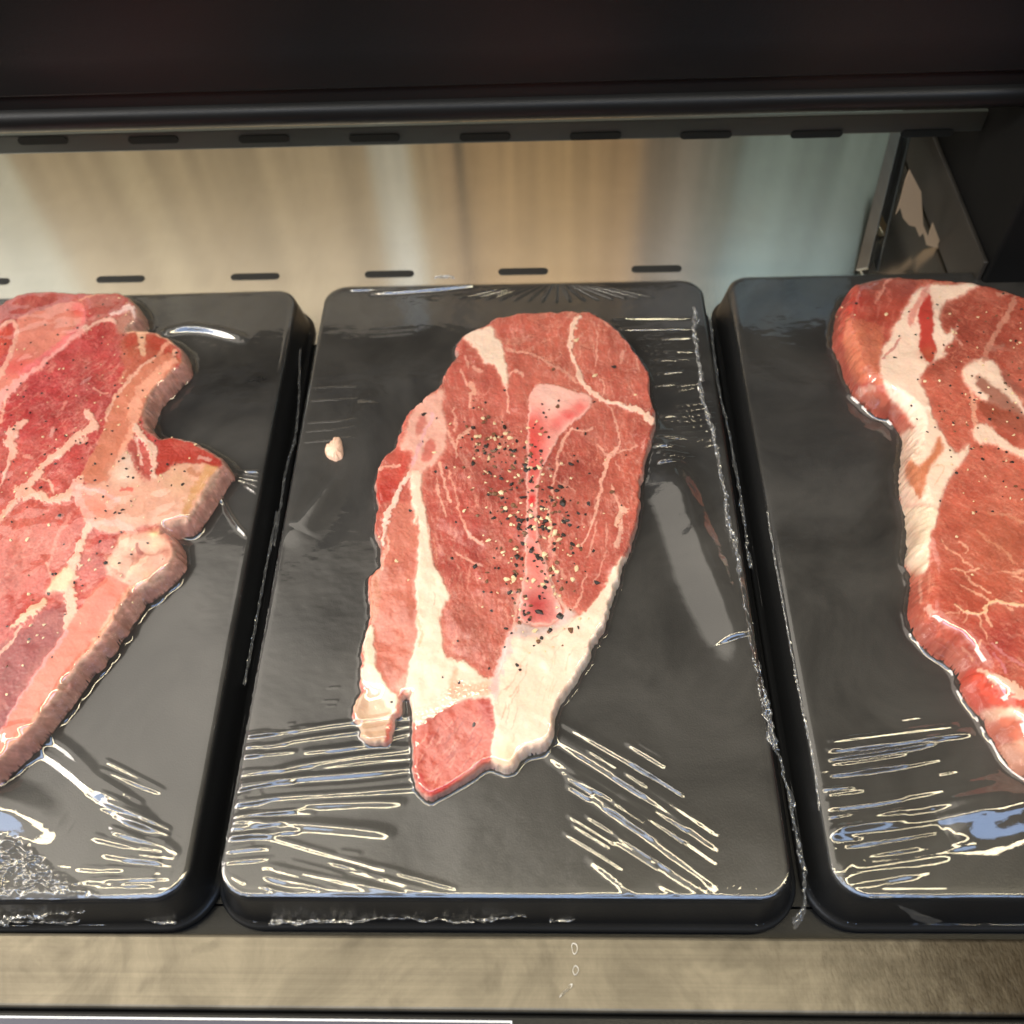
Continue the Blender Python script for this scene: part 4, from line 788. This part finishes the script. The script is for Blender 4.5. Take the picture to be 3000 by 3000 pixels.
# ------------------------------------------------------------------ cracked pepper
PB = simple('black_pepper', (.018,.012,.009), .45, bump=.4, bscale=3000); PC = simple('cream_pepper', (.74,.56,.33), .5, bump=.4, bscale=3000); PR2 = simple('brown_pepper', (.16,.07,.03), .5)
ICO_V = [(0,0,1),(.894,0,.447),(.276,.851,.447),(-.724,.526,.447),(-.724,-.526,.447),(.276,-.851,.447),(.724,.526,-.447),(-.276,.851,-.447),(-.894,0,-.447),(-.276,-.851,-.447),(.724,-.526,-.447),(0,0,-1)]
ICO_F = [(0,1,2),(0,2,3),(0,3,4),(0,4,5),(0,5,1),(1,6,2),(2,6,7),(2,7,3),(3,7,8),(3,8,4),(4,8,9),(4,9,5),(5,9,10),(5,10,1),(1,10,6),(11,7,6),(11,8,7),(11,9,8),(11,10,9),(11,6,10)]
def pepper(key, spots, label, zoff=.0002):
    V = []; F = []; MI = []
    for (u,v,r,kind) in spots:
        pz = HT+ {'m':.0066,'l':.0112,'r':.015}[key]
        for _ in range(3):
            x,y = unproj([(u,v)], pz)[0]; pz = float(steak_h(key, np.array([x]), np.array([y]))[0])
        if pz < HT+.003: continue
        a = random.random()*6.28; ca, sa = math.cos(a), math.sin(a); sx_, sy_, sz_ = r*random.uniform(.7,1.35), r*random.uniform(.6,1.1), r*random.uniform(.35,.6)
        b0 = len(V)
        for q in ICO_V:
            j = [random.uniform(.45,1.35) for _ in range(3)]; X_, Y_, Z_ = q[0]*sx_*j[0], q[1]*sy_*j[0], q[2]*sz_*j[2]
            V.append((x+X_*ca-Y_*sa, y+X_*sa+Y_*ca, pz+zoff+Z_))
        F += [tuple(i+b0 for i in f) for f in ICO_F]; MI += [kind]*20
    me = pymesh('cracked_pepper', V, F); o = link('cracked_pepper', me, None, None, False)
    for m_ in (PB, PC, PR2): me.materials.append(m_)
    me.polygons.foreach_set('material_index', np.array(MI, np.int32)); tag(o, label, 'pepper', kind='stuff'); return o
def kd(): r = random.random(); return 0 if r < .40 else (1 if r < .76 else 2)
sp = []
G = lambda mu, sd_, n_: [(random.gauss(mu[0], sd_[0]), random.gauss(mu[1], sd_[1])) for _ in range(n_)]
for c, s_, n_ in (((1520,1340),(62,58),62),((1430,1280),(40,40),26),((1560,1500),(60,60),58),((1640,1500),(60,60),22),((1460,1490),(40,60),18),((1500,1680),(50,40),30),((1600,1640),(40,60),20),((1560,1780),(45,40),18),((1660,1650),(35,60),14),((1400,1330),(30,70),12),((1560,1480),(170,260),45)):
    for (x,y) in G(c, s_, int(n_*1.5)): sp.append((x,y,(.0005+.0011*random.random()**1.6),kd()))
for fr, pts in (('A',[(1230,722),(1432,730),(1095,860),(1100,985),(1317,1035),(540,822),(815,735),(925,665),(720,915),(595,1105),(535,1125),(1585,1315),(1062,1110),(1080,1160),(390,1345)]),
                ('B',[(1340,655),(1183,670),(1135,715),(1090,757),(995,868),(1012,893),(925,765),(965,687),(932,660),(573,935),(668,965),(838,887),(625,265),(1427,222),(752,1203),(1275,400),(850,560),(1060,570),(1008,600),(1150,490),(1045,475),(970,490),(285,1075),(660,730)])):
    for x,y in T(fr, pts): sp.append((x,y,random.uniform(.0006,.0010),0))
for x,y in T('B',[(1155,790),(1195,765),(1030,680),(1260,660),(1400,605),(1350,605),(1105,715),(800,540),(380,385),(215,140)]): sp.append((x,y,random.uniform(.0005,.0008),1))
pepper('m', sp, 'cracked black and cream pepper scattered over the middle steak')
sp = []
def okin(key,u,v):
    x,y = unproj([(u,v)], HT+.013)[0]; return steak_h(key, np.array([x]), np.array([y]))[0] > HT+.009
while len(sp) < 190:
    x = random.uniform(0,640); y = random.uniform(860,2000)
    if random.random() < (1 if y < 1500 else .45) and okin('l',x,y): sp.append((x,y,random.uniform(.00035,.0008), 0 if random.random()<.5 else (1 if random.random()<.8 else 2)))
for fr, pts, r in (('M',[(205,328),(590,650),(455,1212),(995,1447),(1020,1530),(210,1690),(330,1680),(835,1755),(870,1668),(655,1612),(1475,1655),(380,675),(770,1622),(965,1890)],.0009),('D',[(685,115),(565,170),(340,20),(420,400),(315,352),(275,465),(600,290)],.0010)):
    for x,y in T(fr, pts): sp.append((x,y,r*random.uniform(.7,1.1),0))
for x,y in T('D',[(62,160),(155,155),(250,640),(210,700),(245,715),(160,735),(175,645),(40,1035),(130,870),(735,490),(855,455),(610,880),(755,620),(505,270),(165,465),(280,75)]): sp.append((x,y,random.uniform(.0007,.001),1))
pepper('l', sp, 'fine cracked pepper scattered over the left steak')
sp = []
while len(sp) < 110:
    x = random.uniform(2480,3000); y = random.uniform(820,1500)
    if random.random() < (.25+.75*(x>2750)) and okin('r',x,y): sp.append((x,y,random.uniform(.0004,.0008),kd()))
for x,y in T('E',[(745,338),(1050,568),(1165,558),(1205,720),(1180,875),(1140,1050),(1615,860),(1580,1020),(1690,1155),(1885,1145),(1800,900),(1640,1440),(1615,970),(1645,540),(1020,720),(850,525),(1290,770)]): sp.append((x,y,random.uniform(.0006,.001),0))
for x,y in T('E',[(1228,888),(955,415),(1665,400),(1605,435),(1600,650),(1860,650),(1875,1040),(1680,930),(1570,1820),(595,470),(640,380),(1530,105)])+T('N',[(540,10),(435,155),(533,395),(685,825),(672,1082),(840,500)]): sp.append((x,y,random.uniform(.0006,.0009),1))
pepper('r', sp, 'cracked pepper scattered over the right steak')

# ------------------------------------------------------------------ plastic wrap
LAMP_Y, LAMP_Z = -.150, .53
def need_slope(P, nperp):
    """slope across the ridge at which the film mirrors the strip lamp to the camera's side"""
    v = CAM-P; v = v/np.linalg.norm(v); l = np.array([P[0], LAMP_Y, LAMP_Z])-P; l /= np.linalg.norm(l); h = v+l
    gy = -h[1]/h[2]; return abs(gy/max(abs(nperp[1]), .25))
def make_film(key, skey, P, strokes, crumple, label, tw, step=.00040, xr=None, slope=1.0, blur=9, fmul=1.35):
    x0,y0 = P.min(0)-.0062; x1,y1 = P.max(0)+.0062
    if xr: x0 = max(x0, xr[0]); x1 = min(x1, xr[1])
    X, Y = np.meshgrid(np.arange(x0,x1,step), np.arange(y0,y1,step))
    # drape on a coarse grid
    cs = .0014 if slope < 1.6 else .0009; XC, YC = np.meshgrid(np.arange(x0-.002,x1+.002+cs,cs), np.arange(y0-.002,y1+.002+cs,cs))
    h0 = np.maximum(steak_h(skey, XC, YC), HT)-HT; R = int(.0185/(slope*cs))+2; D = h0.copy(); pad = np.pad(h0, R)
    for dj in range(-R,R+1):
        for di in range(-R,R+1):
            r = math.hypot(di,dj)
            if 0 < r <= R:
                D = np.maximum(D, pad[R+dj:R+dj+h0.shape[0], R+di:R+di+h0.shape[1]]-r*cs*slope)
    for _ in range(blur):
        q = np.pad(D, 1, mode='edge'); D = (q[:-2,1:-1]+q[2:,1:-1]+q[1:-1,:-2]+q[1:-1,2:]+q[1:-1,1:-1]*2)/6
    gi = (X-XC[0,0])/cs; gj = (Y-YC[0,0])/cs; i = gi.astype(int); j = gj.astype(int); fi = gi-i; fj = gj-j
    def bw_(f): return ((1-f)**3/6, (3*f**3-6*f**2+4)/6, (-3*f**3+3*f**2+3*f+1)/6, f**3/6)
    i = np.clip(i,1,D.shape[1]-3); j = np.clip(j,1,D.shape[0]-3); bx_, by_ = bw_(fi), bw_(fj); Z = 0
    for a_ in range(4):
        for b_ in range(4): Z = Z+by_[a_]*bx_[b_]*D[j+a_-1,i+b_-1]
    Z = Z + .0005
    sd = sdist(X, Y, P)
    RZ = np.zeros_like(X)
    for (fr, pts, w, mul) in strokes:
        q = unproj(T(fr, pts), HT); q = smooth_line(q, 2); sig = w*FR[fr][2]/8.0*.001*.42
        bb = (X>q[:,0].min()-4*sig)&(X<q[:,0].max()+4*sig)&(Y>q[:,1].min()-4*sig)&(Y<q[:,1].max()+4*sig)
        if not bb.any(): continue
        dx, dy = q[-1]-q[0]; Ln = math.hypot(dx,dy); npp = (-dy/Ln, dx/Ln); mid = q[len(q)//2]
        s_ = min(need_slope(np.array([mid[0],mid[1],HT]), npp), .85)
        d, par = seg_dist(X[bb], Y[bb], q); tt = par/(len(q)-1); amp = np.sin(np.pi*np.clip(tt*.96+.02,0,1))**.25
        amp = np.sin(np.pi*np.clip(tt,0,1))**2.0 if w > 150 else np.clip(amp*1.10-.12, 0, 1)*(1+.16*fbm(X[bb]*60, Y[bb]*60, 50+tw, 2))
        A = s_*(mul*fmul)*sig*1.65
        RZ[bb] = RZ[bb] + A*amp*np.exp(-.5*(d/sig)**2)
    for (fr, poly, amp, sc) in crumple:
        q = unproj(T(fr, poly), HT); m = sstep(-.001, .004, sdist(X, Y, q))
        n1 = 1-np.abs(fbm(X*sc, Y*sc*1.5, 5, 4))*2.5; RZ = RZ+m*amp*n1
    # slack: faint long waves
    RZ += .00075*fbm(X*20+3+tw, Y*17, 47+tw, 2)+.00010*fbm(X*60+3, Y*90, 40+tw, 3)+.000018*fbm(X*260, Y*500, 44+tw, 2)
    edge = sstep(0, .003, sd)
    Z = HT+Z*sstep(-.0002,.0015,sd)+RZ*edge+.00025
    out = np.clip(-sd, 0, 1)
    side = HT+.0004-np.clip(out-.0002,0,1)*4.6+.00035*fbm(X*500,Y*500,33+tw,3)
    Z = np.where(sd > -.0002, Z, side); Z = np.maximum(Z, .0035)
    me = grid_mesh('plastic_wrap', X, Y, Z, sd > -.0048)
    o = link('plastic_wrap', me, FILM, None, True); tag(o, label, 'plastic wrap', 'clear plastic wrap stretched over the trays'); return o
def B_(k, lst): return [(k, pts, w, m) for pts, w, m in lst]
sm = B_('Q', [([(700,400),(1000,345),(1400,300),(1700,280)],40,1.25),([(640,485),(1000,430),(1400,380),(1690,350)],40,1.3),([(800,565),(1200,520),(1700,400)],44,1.3),([(1000,560),(1400,510),(1740,520)],40,1.2),
    ([(590,715),(900,650),(1300,590),(1700,540)],60,1.4),([(900,700),(1300,640),(1700,610)],34,1.2),([(235,835),(700,780),(1200,740),(1700,690)],64,1.6),([(420,880),(900,850),(1300,820),(1740,765)],50,1.25),
    ([(210,980),(600,930),(1100,900),(1700,850)],60,1.7),([(500,1010),(900,985),(1300,965),(1590,965)],66,1.35),([(200,1055),(500,1060),(880,1055)],36,1.3),([(240,1120),(600,1135),(1100,1165),(1490,1215)],80,1.45),
    ([(190,1165),(500,1240),(960,1370),(1450,1510),(1932,1640)],44,1.08),([(490,1480),(800,1540),(1200,1620),(1560,1715)],60,1.6),([(510,1575),(800,1640),(1100,1690),(1300,1725)],56,1.5),([(1440,1580),(1700,1650),(1932,1725)],50,1.3),
    ([(490,1650),(620,1690),(760,1725)],34,1.5),([(190,1550),(260,1590),(330,1620)],26,1.3),([(1090,1360),(1260,1385)],34,1.05),([(480,420),(590,405)],20,1.2),([(680,375),(840,352)],20,1.2),([(665,345),(730,335)],16,1.2),
    ([(300,905),(460,880)],24,1.2),([(215,935),(340,935)],18,1.2),([(210,1015),(350,1015)],18,1.2),([(230,875),(290,872)],14,1.2),([(1000,50),(1090,40)],14,1.0),([(960,155),(1080,150)],14,1.0),([(990,195),(1060,190)],12,1.0)])
sm += B_('S', [([(1616,2105),(1760,2185),(1910,2270)],26,1.3),([(1574,2111),(1820,2260),(2093,2438)],26,1.3),([(1621,2162),(1860,2310),(2093,2480)],24,1.3),([(1595,2194),(1840,2345),(2090,2522)],22,1.25),([(1600,2212),(1850,2385),(2083,2555)],22,1.3),
    ([(1680,2290),(1860,2420),(2088,2590)],26,1.3),([(1828,2448),(1950,2540),(2052,2604)],26,1.2),([(1840,2180),(1950,2247)],16,1.2),([(1872,2180),(1945,2222)],16,1.2),([(1730,2520),(1800,2570),(1850,2620)],20,1.1),([(1930,2590),(1990,2625)],16,1.1)])
sm += B_('O', [([(x0_,y_),(x1_,y_-28)],15,1.35) for x0_,x1_,y_ in ((205,360,572),(215,350,602),(195,440,712),(215,455,748),(190,465,790),(220,460,822),(200,480,868),(230,485,908),(290,440,965),(410,480,960),(400,470,1000))])
sm += B_('O', [([(x0_,y_),(x1_,y_-8)],22,1.1) for x0_,x1_,y_ in ((-250,330,95),(-200,320,170),(100,310,235),(60,330,385),(120,340,330))])
sm += B_('C', [([(1720,y_),(1860,y_-12),(2030,y_-16)],9,.70) for y_ in (665,735,858,905,965)])
sm += B_('W', [([(1232,835),(1285,950),(1340,1090),(1395,1210)],80,.55),([(560,1000),(640,900),(700,760)],60,.25)])
sm += B_('A', [([(170,y_),(300,y_-10),(400,y_-14)],10,.85) for y_ in (322,350,372)])
sm += B_('W', [([(1050+8*k_,538),(1050+26*k_,572-abs(k_)*1.2)],5,1.2) for k_ in range(-7,8)]+[([(700,556),(780,553),(900,541)],12,1.1),([(660,550),(760,547)],8,1.2)])
rw = np.random.RandomState(5)
for k_ in range(34):
    a0, b0 = 640+rw.rand()*30, 2120+rw.rand()*420; L_ = 60+rw.rand()*170; sm += B_('S', [([(a0,b0),(a0+L_/2,b0-L_*.05),(a0+L_,b0-L_*.12+rw.randn()*4)],8+rw.rand()*5,1.4)])
for k_ in range(24):
    a0, b0 = 1620+rw.rand()*300, 2200+rw.rand()*260; L_ = 60+rw.rand()*120; sm += B_('S', [([(a0,b0),(a0+L_/2,b0+L_*.3),(a0+L_,b0+L_*.62)],8+rw.rand()*4,1.4)])
for k_ in range(16):
    a0, b0 = 740+rw.rand()*480, 2520+rw.rand()*90; L_ = 50+rw.rand()*150; sm += B_('S', [([(a0,b0),(a0+L_/2,b0+L_*.12),(a0+L_,b0+L_*.26)],7+rw.rand()*4,1.3)])
for k_ in range(16):
    a0, b0 = 1905+rw.rand()*50, 1080+rw.rand()*330; L_ = 40+rw.rand()*60; sm += B_('S', [([(a0,b0),(a0+L_,b0-8)],6+rw.rand()*3,1.3)])
cm_ = [('B', [(400,1150),(520,1100),(600,1030),(680,960),(760,1010),(900,1030),(860,1080),(700,1100),(600,1150),(500,1230),(410,1260)], .00055, 800),
       ('B', [(850,1070),(890,1070),(890,1360),(850,1370),(830,1330)], .00040, 1000), ('J', [(1380,560),(1900,900),(1800,830),(1500,780)], .00004, 700),
       ('K', [(120,830),(260,660),(420,720),(520,820)], .00010, 900), ('A', [(1650,370),(1932,300),(1932,700),(1760,700)], .00010, 300)]
film_m = make_film('fm', 'm', PM, sm, cm_, 'wrinkled clear plastic wrap stretched over the middle tray and its narrow steak', 0, slope=3.2, blur=1)
sl_ = B_('D', [([(100,1300),(230,1265),(350,1310),(480,1430),(570,1530),(700,1620)],70,1.25),([(100,1335),(260,1360),(400,1460),(520,1570),(640,1650),(860,1750)],60,1.2)])
sl_ += B_('I', [([(600,55),(930,222)],26,1.4),([(580,105),(910,238)],26,1.4),([(580,160),(810,300)],30,1.4),([(570,235),(830,345)],30,1.3),([(600,298),(880,400)],34,1.3),([(700,390),(830,430),(1000,560)],40,1.3),([(640,440),(1010,580)],36,1.5),
    ([(520,480),(990,610)],40,1.6),([(580,580),(980,650)],32,1.5),([(430,660),(960,690)],34,1.5),([(480,735),(960,722)],26,1.4),([(560,760),(950,765)],22,1.4),([(620,800),(900,810)],22,1.3),([(320,645),(410,652)],18,1.3),([(700,830),(960,770)],16,1.3),([(990,480),(1030,500)],10,1.3)])
sl_ += B_('I', [([(-500,330),(-50,260),(420,470)],210,1.7)])
sl_ += B_('C', [([(1290,1150),(1380,1130),(1480,1130)],18,1.3),([(1330,1160),(1480,1180)],14,1.3),([(1360,1180),(1480,1215)],14,1.3),([(1390,1205),(1470,1260)],14,1.3),([(1350,1140),(1470,1155)],10,1.3),([(940,350),(1050,320),(1200,330),(1380,380)],70,.95),([(1250,1270),(1330,1420),(1400,1490)],26,.9),([(480,95),(700,130),(900,90)],30,.9)])
rw3 = np.random.RandomState(19)
for k_ in range(26):
    f_ = rw3.rand(); a0, b0 = 500-60*f_+rw3.rand()*12, 2420+170*f_; L_ = 50+rw3.rand()*150; an = .45-.55*f_; sl_ += B_('S', [([(a0,b0),(a0-L_*.5,b0-L_*.5*an),(a0-L_,b0-L_*an)],8+rw3.rand()*4,1.25)])
cl_ = [('I', [(-300,470),(90,480),(220,550),(300,650),(540,790),(660,840),(560,880),(-300,885)], .0015, 240)]
film_l = make_film('fl', 'l', PL, sl_, cl_, 'clear plastic wrap on the left tray, bunched and crumpled at its front edge', 6, xr=(-.30, 9), slope=2.4, blur=4)
sr = B_('F', [([(500,1445),(850,1400),(1280,1345)],40,1.4),([(490,1498),(900,1440),(1370,1392)],44,1.4),([(430,1752),(660,1730)],24,1.3),([(420,1640),(560,1625)],14,1.1),([(940,1310),(1080,1290)],16,1.0),([(980,1335),(1110,1318)],14,1.0),([(1170,1650),(1300,1625)],24,1.02)])
sr += B_('K', [([(780,222),(970,208)],20,1.3),([(790,298),(990,270)],24,1.3),([(800,332),(1200,265),(1750,172)],40,1.15),([(800,385),(990,355)],22,1.3),([(810,412),(870,408)],14,1.3),([(830,455),(1200,350),(1800,245)],56,1.5),([(850,465),(1300,410),(1710,350)],50,1.5),
    ([(820,480),(950,500),(1180,485),(1450,437)],34,1.15),([(1090,548),(1300,520),(1490,492)],44,1.35),([(900,700),(930,640),(1000,610),(1250,570),(1600,520)],50,1.4),([(960,672),(1250,630),(1500,590)],44,1.4),([(1000,720),(1150,700),(1290,690)],34,1.3),([(1120,775),(1500,772)],20,1.15),([(1130,815),(1420,825)],22,1.2),([(820,548),(870,548)],12,1.3)])
sr += B_('K', [([(1450,440),(1800,320),(2400,160)],210,1.8)])
rw2 = np.random.RandomState(9)
for k_ in range(30):
    a0, b0 = 2405+rw2.rand()*120, 2180+rw2.rand()*430; a0 += (b0-2180)*.07; L_ = 60+rw2.rand()*260; sr += B_('S', [([(a0,b0),(a0+L_/2,b0-L_*.06),(a0+L_,b0-L_*.15)],8+rw2.rand()*5,1.15)])
sr += B_('N', [([(200,815),(250,870),(340,920),(400,975)],12,1.4),([(500,1170),(560,1260),(620,1340)],12,1.4),([(655,1440),(700,1470)],12,1.4),([(710,1505),(780,1600),(850,1670)],16,1.4)])
film_r = make_film('fr', 'r', PR, sr, [], 'clear plastic wrap over the right tray with sharp creases at its front corner', 12, xr=(-9, .34), slope=2.6, blur=4, fmul=1.7)

# bunched folds of wrap along tray edges: narrow crumpled ribbons
def ribbon(parent, fr, pts, w0, w1, z0, z1, seed, name='bunched_fold', step=.0004, rough=1.0):
    C = smooth_line(unproj(T(fr, pts), (z0+z1)/2), 3); seg = np.r_[0, np.cumsum(np.hypot(*np.diff(C, axis=0).T))]; n = max(8, int(seg[-1]/step)); t = np.linspace(0, seg[-1], n)
    cx = np.interp(t, seg, C[:,0]); cy = np.interp(t, seg, C[:,1]); tx = np.gradient(cx); ty = np.gradient(cy); l = np.hypot(tx,ty); nx, ny = -ty/l, tx/l
    m = 14; S = np.linspace(-1,1,m); TT, SS = np.meshgrid(t, S); w = w0+(w1-w0)*TT/seg[-1]
    wv = w*(.55+.6*vnoise(TT*300+seed, TT*0, seed)); off = .0012*fbm(TT*180, TT*0+seed, seed+2, 4)*rough
    nn = fbm(TT*480, SS*3+seed, seed+4, 3)
    X = np.interp(TT, t, cx)+np.interp(TT, t, nx)*(SS*wv+off); Y = np.interp(TT, t, cy)+np.interp(TT, t, ny)*(SS*wv+off)
    Zb = (z0+z1)/2-(z0-z1)/2*SS
    Z = Zb+.0014*rough*(1-np.abs(nn)*3)+.0004
    X = X+.0004*fbm(TT*700, SS*4, seed+7, 2); 
    o = link(name, grid_mesh(name, X, Y, Z, np.ones(X.shape,bool)), FILM2, parent, True); return o
FILM2 = film_mat(); FILM2.name = 'bunched_plastic_film'
for n_ in FILM2.node_tree.nodes:
    if n_.type == 'FRESNEL': n_.inputs['IOR'].default_value = 2.6
    if n_.type == 'BSDF_GLOSSY': n_.inputs['Roughness'].default_value = .20
nt = FILM2.node_tree; dfu = N(nt, 'ShaderNodeBsdfTranslucent'); dfu2 = N(nt, 'ShaderNodeBsdfDiffuse'); mxd = N(nt, 'ShaderNodeMixShader'); mxe = N(nt, 'ShaderNodeMixShader'); mxe.inputs[0].default_value = .10
dfu.inputs[0].default_value = dfu2.inputs[0].default_value = (.9,.9,.88,1); nt.links.new(dfu.outputs[0], mxd.inputs[1]); nt.links.new(dfu2.outputs[0], mxd.inputs[2])
fin = [l for l in nt.links if l.to_node.type == 'OUTPUT_MATERIAL'][0]; src_ = fin.from_socket; nt.links.new(src_, mxe.inputs[1]); nt.links.new(mxd.outputs[0], mxe.inputs[2]); nt.links.new(mxe.outputs[0], fin.to_socket)
ribbon(film_m, 'O', [(330,10),(320,240),(365,440),(365,620),(430,800),(470,980),(505,1150),(550,1330),(545,1490),(600,1600),(620,1720),(650,1880)], .0014, .0014, HT+.001, HT-.001, 3)
ribbon(film_m, 'O', [(440,100),(460,330),(500,600),(560,850),(600,1050),(640,1300),(680,1560),(720,1850)], .0010, .0012, HT-.010, HT-.013, 9, rough=.5)
ribbon(film_m, 'S', [(2168,1680),(2190,1800),(2215,1930),(2235,2040),(2255,2130),(2270,2200)], .0014, .0022, HT, HT-.003, 14)
ribbon(film_m, 'K', [(530,0),(560,60),(580,160),(610,270),(625,400),(640,500),(665,600),(690,720),(690,830),(670,920),(620,975)], .0022, .0016, HT-.004, HT-.012, 21)
ribbon(film_m, 'J', [(-400,965),(-200,975),(0,970),(150,955),(300,940),(450,955),(650,965),(750,970)], .0014, .0010, .008, .004, 31)
ribbon(film_m, 'J', [(740,950),(850,945),(950,940),(1045,935)], .0016, .0007, .010, .006, 37)
ribbon(film_m, 'J', [(1180,965),(1270,965),(1380,948)], .0008, .0004, .006, .005, 41)
ribbon(film_l, 'I', [(-200,950),(0,940),(200,915),(400,900),(560,880),(650,860)], .0035, .0015, .013, .009, 51)
ribbon(film_l, 'I', [(-200,975),(100,978),(350,970),(600,940),(700,910),(850,965),(1000,972)], .0012, .0006, .006, .004, 55)
ribbon(film_m, 'C', [(1700,400),(1690,900),(1620,1090),(1580,1400),(1550,1546)], .0004, .0004, HT-.012, HT-.013, 61, rough=.2)
ribbon(film_m, 'D', [(1570,0),(1520,260),(1470,520),(1420,780),(1385,980)], .0005, .0005, HT-.012, HT-.013, 63, rough=.2)
ribbon(film_m, 'S', [(1275,818),(1300,812),(1330,818)], .0012, .0008, HT+.002, HT+.001, 66)
ribbon(film_r, 'F', [(100,0),(160,350),(230,750),(290,1080),(350,1380),(400,1600),(430,1880)], .0004, .0005, HT, HT-.0005, 71, rough=.3)
ribbon(film_r, 'K', [(1080,852),(1200,895),(1440,978)], .0004, .0006, HT-.004, .006, 75, rough=.3)
